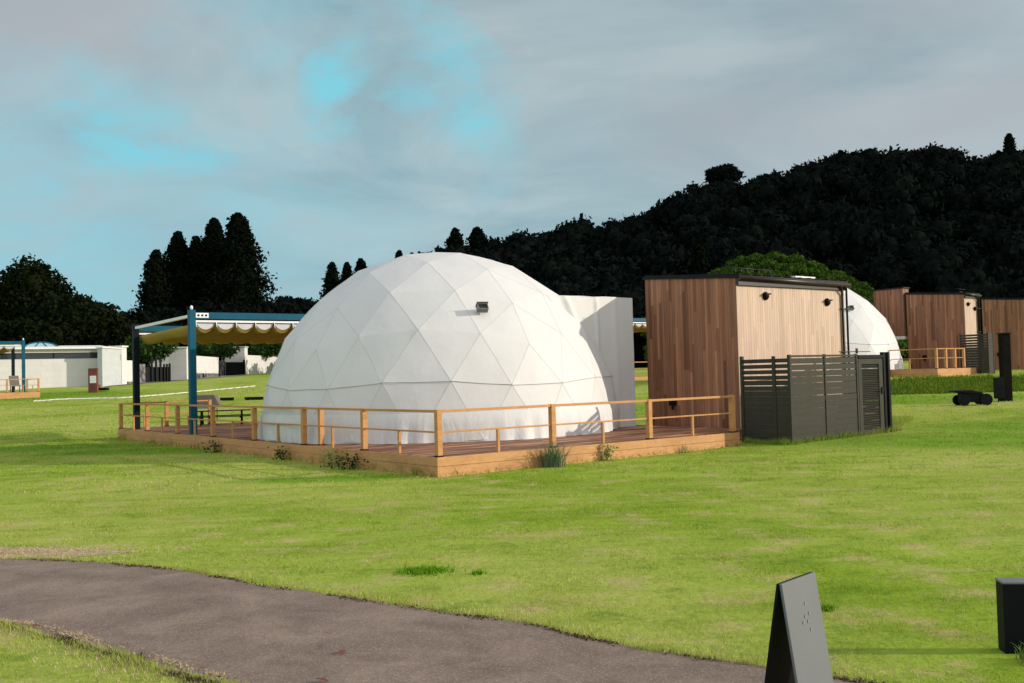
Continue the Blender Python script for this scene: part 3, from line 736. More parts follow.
def skirtboards(root, p, q, outn, z0, z1, seed):
    """two rows of skirt boards along an edge"""
    p = Vector(p); q = Vector(q); L = (q - p).length; d = (q - p) / L; n = Vector(outn); rr = random.Random(seed)
    m = MB()
    mid = (z0 + z1) / 2 + .01
    for (a, b) in ((z0 - .15, mid - .003), (mid + .003, z1)):
        t = 0
        while t < L - .01:
            l = min(L - t, rr.choice((1.8, 2.4, 3.0)) if t else rr.uniform(1, 3)); e = t + l
            pts = [Vector((*(p + d * (t + .0015)), a)), Vector((*(p + d * (e - .0015)), a)), Vector((*(p + d * (e - .0015) + n * .028), a)), Vector((*(p + d * (t + .0015) + n * .028), a))]
            m.prism(pts, (0, 0, b - a)); t = e
    return m.build('skirt_board', M['skirt'], root)
deck = empty('wooden_deck', O1, ROT)
DU, DV = 9.0, 18.2
m = MB(); m.box((0, 0, -.1), (7.72, .6, DZ)); m.box((0, .6, -.1), (8.8, DV, DZ))
m.build('floor', M['deck'], deck)
skirtboards(deck, (0, 0), (7.72, 0), (0, -1), 0, DZ - .002, 1)
skirtboards(deck, (0, -.028), (0, DV), (-1, 0), 0, DZ - .002, 2)
skirtboards(deck, (0, DV), (8.8, DV), (0, 1), .1, DZ - .002, 3)
deck_edge(deck, (.055, .055), (.055, DV - .055), 7)
deck_edge(deck, (.055, .055), (7.6, .055), 3, first=False)
deck_edge(deck, (.055, DV - .055), (2.9, DV - .055), 2, first=False)
post(deck, .2, 4.72, .78, z=DZ)
tag(deck, 'large tan railed wooden deck carrying the nearest dome tent', 'deck', 'railed wooden decks')

# ------------------------------------------------------------------ cabin
def make_cabin(L=4.15, full=True):
    root = empty('wood_cabin')
    D = 2.93; zt0, zt1 = 3.77, 4.0   # top of wall at front and rear
    m = MB()
    pts = [Vector((0, 0, -.1)), Vector((0, D, -.1)), Vector((0, D, zt1)), Vector((0, 0, zt0))]
    m.prism(pts, (L, 0, 0))
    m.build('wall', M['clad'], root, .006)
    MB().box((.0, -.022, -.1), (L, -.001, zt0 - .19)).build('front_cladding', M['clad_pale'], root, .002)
    sl = (zt1 - zt0) / D
    rf = MB(); a, b = -.10, D + .06
    rf.prism([Vector((.03, a, zt0 + sl * a + .005)), Vector((.03, b, zt0 + sl * b + .005)), Vector((.03, b, zt0 + sl * b + .05)), Vector((.03, a, zt0 + sl * a + .05))], (L + .05, 0, 0))
    for k in range(12):
        u = .04 + k * (L + .0) / 11
        rf.prism([Vector((u, a, zt0 + sl * a + .05)), Vector((u, b, zt0 + sl * b + .05)), Vector((u, b, zt0 + sl * b + .085)), Vector((u, a, zt0 + sl * a + .085))], (.03, 0, 0))
    ro = rf.build('roof', M['roof'], root)
    # corrugated verge over the left wall
    vg = MB(); vg.prism([Vector((-.03, a, zt0 + sl * a - .02)), Vector((-.03, b, zt0 + sl * b - .02)), Vector((-.03, b, zt0 + sl * b + .035)), Vector((-.03, a, zt0 + sl * a + .035))], (.055, 0, 0)); vg.build('verge', M['roof'], ro)
    pr = MB(); pr.box((2.7, .35, zt0 + .13), (3.5, .5, zt0 + .17)) if full else pr.box((.3, .35, zt0 + .1), (.6, .5, zt0 + .16)); pr.build('roof_vent', M['white'] if full else M['black'], ro)
    p2 = MB()
    for k in range(7 if full else 0): p2.tube([(.6 + k * .22, .5, zt0 + .1), (.6 + k * .22, .5, zt0 + .32)], .008, 5)
    p2.tube([(.3, .5, zt0 + .30), (min(2.0, L - .1), .5, zt0 + .28)], .01, 5); p2.build('snow_guard', M['bronze'], ro)
    g = MB(); g.tube([(-.02, -.13, zt0 - .02), (L + .1, -.13, zt0 - .06)], .055, 10); g.box((0, -.085, zt0 - .185), (L + .05, -.004, zt0 - .005)); gu = g.build('gutter', M['bronze'], root)
    for (uu, kk) in ((L - .13, .28), (L + .06, .0)):
        d = MB(); d.tube([(uu - .25 + kk * .2, -.13, zt0 - .06), (uu - .1, -.13, zt0 - .12), (uu, -.06, zt0 - .3), (uu, -.06, 0.05)], .028, 8)
        for z in (.6, 2.0, 3.1): d.box((uu - .045, -.09, z), (uu + .045, -.001, z + .03))
        d.build('downpipe', M['bronze'], root)
    for (uu, z) in (((1.02, 3.36), (3.42, 3.27)) if full else ((.3, 3.3), (.9, 3.1))):
        v = MB(); v.tube([(uu, 0, z), (uu, -.05, z)], .1, 16); v.ball((uu, -.05, z), .085, 14, 8, (1, .8, 1)); v.box((uu - .1, -.13, z + .03), (uu + .1, -.02, z + .06)); v.build('vent_cap', M['black'], root)
    t = MB(); t.box((-.10, 1.96, .80), (-.0, 2.14, .98)); t.tube([(-.06, 2.05, .79), (-.06, 2.05, .70)], .03, 8); t.build('outdoor_socket', M['black'], root, .01)
    return root
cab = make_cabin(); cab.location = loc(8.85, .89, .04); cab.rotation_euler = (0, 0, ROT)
tag(cab, 'brown timber cabin with dark sloping roof beside the nearest dome tent', 'cabin', 'timber clad cabins')

# ------------------------------------------------------------------ slatted fence
def make_fence(short=False):
    root = empty('slatted_screen')
    H = 1.92
    # side wing along +v
    w = MB(); n = 15; z = .06
    hs = (H - .1) / n
    for k in range(n):
        gapz = .035 if k >= 11 else (.018 if k > 8 else .003)
        w.box((-.012, .04, z + k * hs), (.012, 1.24, z + (k + 1) * hs - gapz))
    w.build('side_slats', M['fence'], root)
    for v in (.0, 1.28): MB().box((-.035, v - .035, 0), (.035, v + .035, H)).build('post', M['fence'], root, .004)
    MB().box((-.03, .36, .02), (.0, .44, H - .02)).build('brace', M['fence'], root)
    # two front panels
    for i, (a, b) in enumerate(((.035, .42),) if short else ((.035, 1.19), (1.25, 2.38))):
        p = MB(); n = 13; hs = (H - .14) / n
        for k in range(n):
            if k == 6: p.box((a, -.016, .08 + k * hs), (b, .016, .08 + (k + 1) * hs - .012)); continue
            gp = .018 if k >= n - 3 else (.008 if k >= n - 5 else .0025)
            p.box((a, -.012, .08 + k * hs), (b, .012, .08 + (k + 1) * hs - gp))
        p.box((a, -.02, .04), (b, .02, .078)); p.box((a, -.022, H - .055), (b, .022, H - .012))
        p.build('slat_panel', M['fence'], root, .002)
    if short:
        MB().box((.42, -.03, 0), (.48, .03, H)).build('post', M['fence'], root, .004); return root
    for u in (1.22, 2.41): MB().box((u - .03, -.03, 0), (u + .03, .03, H)).build('post', M['fence'], root, .004)
    # louvred door
    d = MB(); a, b = 2.46, 3.42; Hd = 1.80
    d.box((a, -.025, .08), (a + .12, .015, Hd)); d.box((b - .16, -.025, .08), (b, .015, Hd)); d.box((a + .12, -.025, .08), (b - .16, .015, .18)); d.box((a + .12, -.025, Hd - .12), (b - .16, .015, Hd))
    for k in range(36):
        z = .19 + k * (Hd - .32) / 36
        d.add([(a + .12, -.02, z), (b - .16, -.02, z), (b - .16, .012, z + .028), (a + .12, .012, z + .028), (a + .12, -.014, z - .005), (b - .16, -.014, z - .005), (b - .16, .018, z + .023), (a + .12, .018, z + .023)], [(0, 1, 2, 3), (7, 6, 5, 4), (0, 4, 5, 1), (3, 2, 6, 7)])
    do = d.build('door', M['fence'], root, 0)
    h = MB(); h.box((b - .10, -.045, .98), (b - .06, -.025, 1.14)); h.tube([(b - .08, -.05, 1.07), (b - .08, -.09, 1.07), (b - .2, -.09, 1.07)], .012, 6); h.build('handle', M['black'], do)
    MB().box((2.44, -.05, H - .10), (3.50, .03, H - .03)).build('lintel', M['black'], root)
    for u in (3.47, 3.66): MB().box((u - .045, -.045, 0), (u + .035, .045, H + .03)).build('gate_post', M['black'], root, .004)
    e = MB()
    for k in range(12): e.box((3.66, .04, .06 + k * .153), (3.68, 1.6, .06 + k * .153 + .13))
    e.build('return_panel', M['fence'], root)
    r = MB(); r.tube([(2.5, .5, H + .06), (3.9, .6, H + .06)], .012, 6); r.tube([(3.2, .5, H + .02), (3.2, .5, H + .14)], .03, 6); r.build('pipe', M['rust'], root)
    return root
fen = make_fence(); fen.location = loc(8.30, -.95, .05); fen.rotation_euler = (0, 0, ROT)
tag(fen, 'grey slatted screen with louvred door in front of the nearest timber cabin', 'screen', 'slatted screens beside the cabins')

# ------------------------------------------------------------------ pergola with sliding canvas
def make_pergola(L, Wd, H, mats=('blue', 'bluedark'), plate=True):
    """posts at (0,0),(L,0),(0,Wd),(L,Wd)"""
    root = empty('canvas_pergola')
    s = .085
    for i, (u, v) in enumerate(((0, 0), (0, Wd), (L, 0), (L, Wd))):
        h = H if v == 0 else H - .12
        o = MB().box((u - s, v - s, 0), (u + s, v + s, h)).build('post', M[mats[0] if v == 0 else mats[1]], root, .006)
        if v == 0: MB().ball((u, v, h + .06), .045, 8, 6, (1, 1, 1.4)).build('finial', M['white'], o)
    b = MB(); b.box((s, -.05, H - .24), (L - s, .05, H - .06)); b.build('beam', M['blue'], root, .004)
    b = MB(); b.box((s, Wd - .05, H - .34), (L - s, Wd + .05, H - .16)); b.build('beam', M['blue'], root, .004)
    for u in (0, L):
        b = MB(); b.prism([Vector((u - .045, s, H - .20)), Vector((u - .045, Wd - s, H - .27)), Vector((u - .045, Wd - s, H - .19)), Vector((u - .045, s, H - .12))], (.09, 0, 0)); b.build('side_beam', M['white'], root, .004)
    zr = H - .33
    r = MB(); r.box((s, -.03, zr), (L - s, .0, zr + .055)); r.box((s, Wd - .0, zr - .1), (L - s, Wd + .03, zr - .05)); r.build('track', M['white'], root)
    per = .56; n = int((L - .2) / per)
    c = MB(); hem = MB(); br = MB()
    nu = n * 12; nv = 14
    for j in range(nv + 1):
        for i in range(nu + 1):
            t = i / 12; f = abs(math.sin(math.pi * t)); v = .06 + (Wd - .12) * j / nv
            c.v.append((.1 + i / nu * (n * per), v, zr - .04 - .1 * j / nv - .23 * f ** .75 - .05 * math.sin(v * 1.1) ** 2 * f))
    c.f = [(j * (nu + 1) + i, j * (nu + 1) + i + 1, (j + 1) * (nu + 1) + i + 1, (j + 1) * (nu + 1) + i) for j in range(nv) for i in range(nu)]; c.s = [True] * len(c.f)
    cv_ = c.build('canopy', M['mustard'], root)
    so = cv_.modifiers.new('thick', 'SOLIDIFY'); so.thickness = .006
    for k in range(n):
        a = .1 + k * per
        pts = []; N = 10
        for i in range(N + 1):
            q = i / N; pts.append(Vector((a + .03 + q * (per - .06), .0, zr - .04 - .15 * math.sin(math.pi * q) ** .75)))
        hem.prism([Vector((a + .03, .0, zr - .03)), ] + pts + [Vector((a + per - .03, .0, zr - .03))], (0, .012, 0))
        MB().tube([(a, -.035, zr + .02), (a, -.06, zr - .03), (a, -.06, zr - .10), (a + .03, -.04, zr - .13)], .014, 6).build('hook', M['white'], root)
    hem.build('valance', M['lightwhite'], root)
    if plate:
        p = MB(); p.box((s + .01, -.066, H - .21), (s + .36, -.052, H - .08)); po = p.build('bracket_plate', M['white'], root)
        for k in range(3): MB().tube([(s + .08 + k * .105, -.067, H - .145), (s + .08 + k * .105, -.074, H - .145)], .03, 10).build('bolt', M['black'], po)
    return root
per1 = make_pergola(6.2, 4.85, 3.32); per1.location = loc(.22, 12.25, DZ); per1.rotation_euler = (0, 0, ROT)
tag(per1, 'blue framed pergola with mustard canvas on the left end of the nearest deck', 'pergola', 'canvas shade pergolas')

# ------------------------------------------------------------------ picnic table and covered grill
def make_table():
    root = empty('picnic_table')
    t = MB()
    for k in range(5): t.box((-.9, -.36 + k * .148, .70), (.9, -.36 + k * .148 + .135, .74))
    t.build('tabletop', M['black'], root)
    for s in (-1, 1): MB().box((-.9, s * .68 - .13, .42), (.9, s * .68 + .13, .46)).build('bench', M['black'], root)
    for u in (-.62, .62):
        for s in (-1, 1):
            MB().prism([Vector((u - .03, s * .15, .70)), Vector((u - .03, s * .27, .70)), Vector((u - .03, s * .72, 0)), Vector((u - .03, s * .60, 0))], (.06, 0, 0)).build('leg', M['black'], root)
        MB().box((u - .06, -.8, .36), (u - .03, .8, .42)).build('crossbar', M['black'], root)
    return root
p = at(222, 421, 32.6); tb = make_table(); tb.scale = (1, .9, .62); tb.location = (p.x, p.y, DZ); tb.rotation_euler = (0, 0, .25)
tag(tb, 'low dark wooden picnic table with benches on the deck behind the blue pergola post', 'picnic table')
gl = empty('covered_grill', (0, 0, 0))
m = MB(); m.prism([Vector((-.58, -.3, .62)), Vector((.72, -.3, .62)), Vector((.46, -.3, 1.02)), Vector((-.58, -.3, 1.02))], (0, .6, 0)); m.build('cover', M['browncover'], gl, .03)
m = MB(); m.box((-.52, -.26, .5), (.5, .26, .62)); m.build('tray', M['grey'], gl)
for a in (-.5, .46):
    for b_ in (-.24, .24): MB().tube([(a, b_, 0), (a, b_, .52)], .02, 6).build('leg', M['black'], gl)
p = at(209, 419, 38.5); gl.scale = (.78, .8, 1); gl.location = (p.x - .1, p.y, gz(p.x, p.y)); gl.rotation_euler = (0, 0, .05)
tag(gl, 'taupe covered grill with slanted side on the lawn behind the picnic table', 'grill')

# ------------------------------------------------------------------ second unit
OFF2 = Vector((15.95, 23.8, 0))
O2 = O1 + OFF2
def pl(o, u, v, z, base=O2): o.location = loc(u, v, z, base); o.rotation_euler = (0, 0, ROT)
Z2 = 1.14
for ob_name in (0,):
    d2 = copy_tree(dome); pl(d2, 4.45, 6.6, Z2 + DZ)
    for k_ in kids(d2):
        if k_.name.startswith('entrance_tunnel'): k_.location = (-.25, 1.9, -.2)
    tag(d2, 'white dome tent partly hidden behind the right end of the nearest timber cabin', 'dome tent', 'white geodesic dome tents')
    c2 = make_cabin(1.2, False); pl(c2, 8.85, .89, Z2)
    tag(c2, 'brown timber cabin with small deck railing before it, right of the half-hidden dome', 'cabin', 'timber clad cabins')
    f2 = make_fence(True); pl(f2, 8.12, -.55, Z2)
    tag(f2, 'dark distant slatted screen beside the second cabin, left of the thick black post', 'screen', 'slatted screens beside the cabins')
# deck 2
dk2 = empty('wooden_deck', loc(0, 0, Z2, O2), ROT)
m = MB(); m.box((4.75, 0, -.5), (8.0, 2.6, DZ)); m.box((0, 2.6, -.5), (8.8, 12.5, DZ)); m.build('floor', M['deck'], dk2)
skirtboards(dk2, (4.75, 0), (8.0, 0), (0, -1), -.1, DZ - .002, 5)
skirtboards(dk2, (4.75, -.028), (4.75, 2.6), (-1, 0), -.1, DZ - .002, 6)
skirtboards(dk2, (0, 2.6), (4.72, 2.6), (0, -1), -.1, DZ - .002, 7)
deck_edge(dk2, (4.82, .06), (7.1, .06), 3, small=False, h=.9); deck_edge(dk2, (4.82, .06), (4.82, 2.6), 1, first=False, h=.9)
tag(dk2, 'small tan deck with square railing in front of the second timber cabin', 'deck', 'railed wooden decks')
# taller screen wall behind cabin 2 with an opening below
sw = empty('gateway_wall', loc(8.83, 3.96, Z2, O2), ROT)
m = MB(); m.box((0, 0.0, 1.95), (.5, 1.62, 4.30)); m.box((.0, 1.45, 0), (.5, 1.62, 1.95)); m.build('wall', M['clad'], sw, .006)
MB().box((-.02, .0, 1.80), (.5, 1.45, 1.948)).build('lintel', M['white'], sw)
MB().box((-.05, -.05, 4.302), (.55, 1.67, 4.36)).build('coping', M['roof'], sw)
v = MB(); v.tube([(0, .9, 2.4), (-.07, .9, 2.4)], .09, 12); v.tube([(-.05, .9, 2.4), (-.12, 1.1, 2.35)], .04, 8); v.build('wall_lamp', M['black'], sw)
tag(sw, 'tall timber clad wall with open gateway and white lintel, adjoining the second cabin', 'wall')
# third cabin, farther right
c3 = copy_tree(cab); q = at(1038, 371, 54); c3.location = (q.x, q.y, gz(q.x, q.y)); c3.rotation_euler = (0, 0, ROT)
tag(c3, 'dark shaded timber cabin at the right edge behind the distant slatted screen', 'cabin', 'timber clad cabins')

# third unit seen through the gap between tunnel and cabin
q = at(598, 378, 52.5); O3 = Vector((q.x, q.y, gz(q.x, q.y)))
dk3 = empty('wooden_deck', O3, ROT)
MB().box((0, 0, -.4), (7.5, 7, DZ)).build('floor', M['deck'], dk3)
skirtboards(dk3, (0, 0), (7.5, 0), (0, -1), -.1, DZ - .002, 8); skirtboards(dk3, (0, -.028), (0, 7), (-1, 0), -.1, DZ - .002, 9)
deck_edge(dk3, (.06, .06), (7.44, .06), 3); deck_edge(dk3, (.06, .06), (.06, 6.9), 3, first=False)
tag(dk3, 'distant railed deck seen in the gap between white tunnel and timber cabin', 'deck', 'railed wooden decks')
pg3 = make_pergola(6.6, 4.4, 3.24, plate=False); pg3.location = loc(.4, .5, DZ, O3); pg3.rotation_euler = (0, 0, ROT)
tag(pg3, 'distant mustard canvas pergola seen in the gap left of the timber cabin', 'pergola', 'canvas shade pergolas')
d3 = copy_tree(dome); d3.location = loc(5.2, 12.4, .2, O3); d3.rotation_euler = (0, 0, ROT)
tag(d3, 'farthest white dome tent, a sliver behind the pergola in the gap left of the cabin', 'dome tent', 'white geodesic dome tents')

# fourth unit: pavilion at the left edge
q = at(40, 397, 60.5); O4 = Vector((q.x, q.y, gz(q.x, q.y))) - UD * 7.0
dk4 = empty('wooden_deck', O4, ROT)
MB().box((0, 0, -.4), (7, 3.2, DZ)).build('floor', M['deck'], dk4)
skirtboards(dk4, (0, 0), (7, 0), (0, -1), -.1, DZ - .002, 10); skirtboards(dk4, (0, -.028), (0, 3.2), (-1, 0), -.1, DZ - .002, 11)
deck_edge(dk4, (.06, .06), (6.94, .06), 4); deck_edge(dk4, (6.94, .06), (6.94, 3.1), 1, first=False)
tag(dk4, 'distant railed deck with beige chairs at the left edge of the lawn', 'deck', 'railed wooden decks')
pg4 = make_pergola(5.6, 2.9, 3.1, plate=False); pg4.location = loc(.55, .2, DZ, O4); pg4.rotation_euler = (0, 0, ROT)
tag(pg4, 'distant navy post pergola over the deck at the left edge', 'pergola', 'canvas shade pergolas')
def make_chair():
    r = empty('patio_chair')
    MB().box((-.3, -.28, .36), (.3, .28, .44)).build('seat', M['beige'], r, .01)
    MB().prism([Vector((-.3, .24, .44)), Vector((-.3, .30, .44)), Vector((-.3, .42, 1.0)), Vector((-.3, .36, 1.0))], (.6, 0, 0)).build('backrest', M['beige'], r, .01)
    for a in (-.27, .27):
        for b_ in (-.25, .25): MB().box((a - .02, b_ - .02, 0), (a + .02, b_ + .02, .36)).build('leg', M['grey'], r)
    return r
ch0 = make_chair()
for i, (u, v, r, lb) in enumerate(((6.0, 1.3, 2.5, 'beige patio chair nearest the right railing of the left-edge deck'), (4.6, 1.2, -.4, 'beige patio chair between the two navy posts of the left-edge deck'), (3.2, 1.5, .3, 'beige patio chair at the left frame edge on the distant deck'))):
    c = ch0 if i == 0 else copy_tree(ch0)
    c.location = loc(u, v, DZ, O4); c.rotation_euler = (0, 0, ROT + r); tag(c, lb, 'chair', 'beige patio chairs on the far left deck')

# ------------------------------------------------------------------ white buildings on the left
def wallbox(m, a, b, th, z0, z1):
    a = Vector((a[0], a[1], 0)); b = Vector((b[0], b[1], 0)); d = (b - a).normalized(); n = Vector((-d.y, d.x, 0)) * th
    m.prism([a + Vector((0, 0, z0)), b + Vector((0, 0, z0)), b + n + Vector((0, 0, z0)), a + n + Vector((0, 0, z0))], (0, 0, z1 - z0))
def A2(px, Y): q = at(px, 380, Y); return (q.x, q.y)
wb = empty('bath_house')
g0 = 1.55; a, b_ = A2(-60, 66), A2(106, 71)
wb.location = (a[0], a[1], g0); wb.rotation_euler = (0, 0, math.atan2(b_[1] - a[1], b_[0] - a[0]))
Lw = math.hypot(b_[0] - a[0], b_[1] - a[1])
m = MB(); m.box((0, 0, -.6), (Lw, .25, 2.05)); m.box((0, 0, 2.48), (Lw, .25, 2.72)); m.box((Lw - .45, .002, 2.05), (Lw, .248, 2.48)); m.box((0, 4.0, -.6), (Lw, 4.2, 2.6)); m.box((Lw - .25, .25, -.6), (Lw - .001, 4.0, 2.7))
m.build('wall', M['block'], wb)
m = MB(); m.box((0, .19, 2.05), (Lw - .45, .21, 2.48)); wi = m.build('window', M['glass'], wb)
m = MB()
for k in range(5): m.box((2 + k * 2.4, .15, 2.05), (2.06 + k * 2.4, .19, 2.48))
m.build('mullion', M['black'], wi)
m = MB(); m.prism([Vector((-.2, -.35, 2.722)), Vector((-.2, 4.4, 3.0)), Vector((-.2, 4.4, 3.12)), Vector((-.2, -.35, 2.84))], (Lw + .4, 0, 0)); m.build('roof', M['white'], wb)
tag(wb, 'long low white block building with narrow dark strip window behind the left lawn', 'building')
sky_l = empty('arched_skylight', (0, 0, 0))
q = at(41, 352, 71); sky_l.location = (q.x, q.y, 4.3); sky_l.rotation_euler = wb.rotation_euler
m = MB(); N = 10; pts = [Vector((1.25 * math.cos(math.pi * k / N), 0, .55 * math.sin(math.pi * k / N))) for k in range(N + 1)]
m.prism(pts, (0, 2.2, 0)); m.build('glazing', M['pipe'], sky_l)
m = MB(); m.tube([p + Vector((0, -.02, 0)) for p in pts], .04, 6); m.tube([(-.6, -.02, .0), (-.1, -.02, .54)], .03, 5); m.tube([(.6, -.02, .0), (.1, -.02, .54)], .03, 5); m.tube([(-.6, -.02, 0), (-1.0, -.02, .3)], .03, 5); m.tube([(.6, -.02, 0), (1.0, -.02, .3)], .03, 5); m.build('frame', M['blue'], sky_l)
tag(sky_l, 'pale blue arched skylight on the roof of the long white building', 'skylight')
def hutbox(name, px0, px1, Y0, Y1, ybase, ytop, depth, m, label, cat, slit=None, roofm='white'):
    a, b_ = A2(px0, Y0), A2(px1, Y1)
    zt = at((px0 + px1) / 2, ytop, (Y0 + Y1) / 2).z; zb = at((px0 + px1) / 2, ybase, (Y0 + Y1) / 2).z
    r = empty(name, (a[0], a[1], zb), math.atan2(b_[1] - a[1], b_[0] - a[0])); L = math.hypot(b_[0] - a[0], b_[1] - a[1]); h = zt - zb
    mm = MB()
    if slit:
        s0, s1, z0, z1 = slit
        mm.box((0, 0, -.5), (L, .2, h * z0)); mm.box((0, 0, h * z1), (L, .2, h)); mm.box((0, .001, h * z0), (L * s0, .199, h * z1)); mm.box((L * s1, .001, h * z0), (L, .199, h * z1)); mm.box((0, .2, -.5), (L, depth, h - .01))
        MB().box((L * s0, .12, h * z0), (L * s1, .18, h * z1)).build('window', M['glass'], r)
    else: mm.box((0, 0, -.5), (L, depth, h))
    mm.build('wall', m, r, .01)
    MB().box((-.08, -.1, h + .002), (L + .08, depth + .1, h + .09)).build('roof', M[roofm], r)
    return tag(r, label, cat)
hutbox('store_shed', 102.5, 121.5, 69.5, 72, 385, 348.5, .35, M['render'], 'pale grey rendered shed at the right end of the long white building', 'shed')
hutbox('pillar_block', 121.8, 127, 72.3, 73, 386, 347, .9, M['block'], 'narrow white pillar beside the pale grey shed behind the black pergola post', 'pillar')
hutbox('white_annex', 148, 170, 86, 86, 381, 351, 1.5, M['block'], 'low white annex with slit window behind the dark gate with tall posts', 'building', slit=(0, .72, .72, .92))
hutbox('white_house', 169, 187, 83, 83, 380.5, 348, 1.4, M['block'], 'blank white cube building just left of the blue pergola post', 'building')
hutbox('pump_house', 222, 245, 102, 102, 370, 347.5, 1.2, M['block'], 'small white pump house above the low dark gate near the dome', 'building', roofm='render')
def gwall(px0, Y0, px1, Y1, yt0, yb0, th, m, label, stone=True):
    a, b_ = A2(px0, Y0), A2(px1, Y1); pm = (px0 + px1) / 2; Ym = (Y0 + Y1) / 2
    zt, zb = at(pm, yt0, Ym).z, at(pm, yb0, Ym).z
    r = empty('garden_wall', (a[0], a[1], zb), math.atan2(b_[1] - a[1], b_[0] - a[0])); L = math.hypot(b_[0] - a[0], b_[1] - a[1]); h = zt - zb
    MB().box((0, 0, -.6 if not stone else h * .16), (L, th, h)).build('wall', m, r, .01)
    if stone: MB().box((-.0, -.06, -.6), (L, th + .06, h * .16 - .001)).build('plinth', M['stone'], r)
    return tag(r, label, 'wall')
gwall(127, 74, 139, 76, 360.5, 385.5, .25, M['block'], 'white garden wall just right of the black pergola post, ending at the gate pier')
gwall(193, 88, 219, 97, 356.5, 376.5, .25, M['block'], 'white garden wall right of the blue pergola post, over a stone base')
gwall(246, 103, 292, 116, 356, 372.0, .25, M['block'], 'white garden wall disappearing behind the left side of the dome', stone=False)
gwall(138.5, 76, 145.5, 77, 364, 385, .5, M['stone'], 'grey stone gate pier left of the dark gate with tall posts', stone=False)
gwall(219, 97.2, 225.5, 98.5, 361, 375, .5, M['stone'], 'grey stone gate pier left of the low dark gate below the pump house', stone=False)
gt = empty('timber_gate', (0, 0, 0)); a = at(146, 383, 77.2); b_ = at(170, 383, 79); gt.location = (a.x, a.y, at(158, 383.5, 78).z); gt.rotation_euler = (0, 0, math.atan2(b_.y - a.y, b_.x - a.x)); Lg = math.hypot(b_.x - a.x, b_.y - a.y)
m = MB(); n = 9
for k in range(n): m.box((k * Lg / n, 0, -.3), ((k + 1) * Lg / n - .02, .06, 1.28))
m.build('boards', M['black'], gt)
for (t, h) in ((.22, 2.1), (.40, 2.15), (.58, 1.9), (.74, 1.5), (.86, 1.5), (.97, 1.55)): MB().box((t * Lg - .05, -.12, -.3), (t * Lg + .07, -.002, h)).build('post', M['black'], gt)
tag(gt, 'dark board gate with tall uneven posts left of the white cube building', 'gate')
gt2 = empty('timber_gate', (0, 0, 0)); a = at(226, 373, 98); b_ = at(244, 373, 100); gt2.location = (a.x, a.y, at(235, 373.5, 99).z); gt2.rotation_euler = (0, 0, math.atan2(b_.y - a.y, b_.x - a.x)); Lg = math.hypot(b_.x - a.x, b_.y - a.y)
m = MB(); n = 8
for k in range(n): m.box((k * Lg / n, 0, -.3), ((k + 1) * Lg / n - .02, .06, 1.12))
m.build('boards', M['black'], gt2); MB().box((Lg - .02, -.1, -.3), (Lg + .08, .1, 1.35)).build('post', M['black'], gt2)
tag(gt2, 'low dark board gate below the white pump house', 'gate')
# gravel strip in front of the walls (drive)
P0, P1, P2, P3 = (A2(104, 68), A2(108, 73.5), A2(246, 101), A2(244, 96))
n = 30; vs = []
for k in range(n + 1):
    t = k / n
    for (p, q) in ((P0, P3), (P1, P2)):
        x, y = p[0] + (q[0] - p[0]) * t, p[1] + (q[1] - p[1]) * t; vs.append((x, y, float(ground(x, y)) + .03))
MB().add(vs, [(2 * k, 2 * k + 2, 2 * k + 3, 2 * k + 1) for k in range(n)], True).build('gravel_drive', M['gravel'])['kind'] = 'structure'
# pale line across the far lawn
n = 90; vs = []
for k in range(n + 1):
    t = k / n; px = 33 + t * 222; py = np.interp(px, [33, 60, 90, 120, 160, 200, 255], [402.5, 400.6, 399.6, 399.2, 396.2, 392.5, 387.2])
    lo_, hi = 30.0, 110.0
    best = None
    for Yq in np.arange(30, 108, .25):
        q = at(px, float(py), float(Yq))
        if q.z <= gz(q.x, q.y): best = q; break
    if best is None: continue
    z = gz(best.x, best.y)
    vs += [(best.x, best.y, z + .045), (best.x + .02, best.y + .06, z + .105)]
k_ = len(vs) // 2
MB().add(vs, [(2 * i, 2 * i + 2, 2 * i + 3, 2 * i + 1) for i in range(k_ - 1)]).build('lawn_edging_strip', M['hose'])['kind'] = 'structure'
# low black strips on the far lawn
for i, (px, w_, lb) in enumerate(((227, .7, 'short black strip lying on the lawn above the picnic table'), (254, .95, 'longer black strip lying on the lawn beside the dome'))):
    q = at(px, 399, 52); o = MB().box((-w_ / 2, -.05, 0), (w_ / 2, .05, .16)).build('black_strip', M['black']); o.location = (q.x, 52, gz(q.x, 52)); tag(o, lb, 'board', 'black strips on the lawn')
# notice pillar
npil = empty('notice_pillar'); q = at(93.5, 390.5, 63.5); npil.location = (q.x, q.y, gz(q.x, q.y) - .02)
MB().box((-.28, -.12, 0), (.28, .12, 1.55)).build('panel', M['rust'], npil, .01)
MB().box((-.17, -.135, .62), (.22, -.121, 1.08)).build('notice', M['white'], npil)
tag(npil, 'rust brown pillar with a white notice standing before the long white building', 'sign')
bg_ = empty('black_bin'); q = at(103, 391, 64.5); bg_.location = (q.x, q.y, gz(q.x, q.y))
m = MB(); m.box((-.32, -.2, 0.05), (.34, .2, .22)); m.build('tray', M['black'], bg_, .03)
MB().box((-.36, -.15, .05), (-.2, .15, .42)).build('body', M['rust'], bg_, .02)
tag(bg_, 'low black and rust tray on the grass just right of the notice pillar', 'tray')
bp = MB(); q = at(219.5, 380, 92); bp.tube([(0, 0, -.05), (0, 0, 1.05)], .06, 8); bp.ball((0, 0, 1.05), .07, 8, 6); o = bp.build('bollard', M['black']); o.location = (q.x, q.y, gz(q.x, q.y)); tag(o, 'slim black bollard on the gravel right of the blue pergola post', 'bollard')
bp = MB(); q = at(203.5, 377, 90); bp.tube([(0, 0, -.05), (0, 0, .32)], .09, 8); o = bp.build('bollard', M['black']); o.location = (q.x, q.y, gz(q.x, q.y)); tag(o, 'short black stub at the foot of the white garden wall', 'bollard')

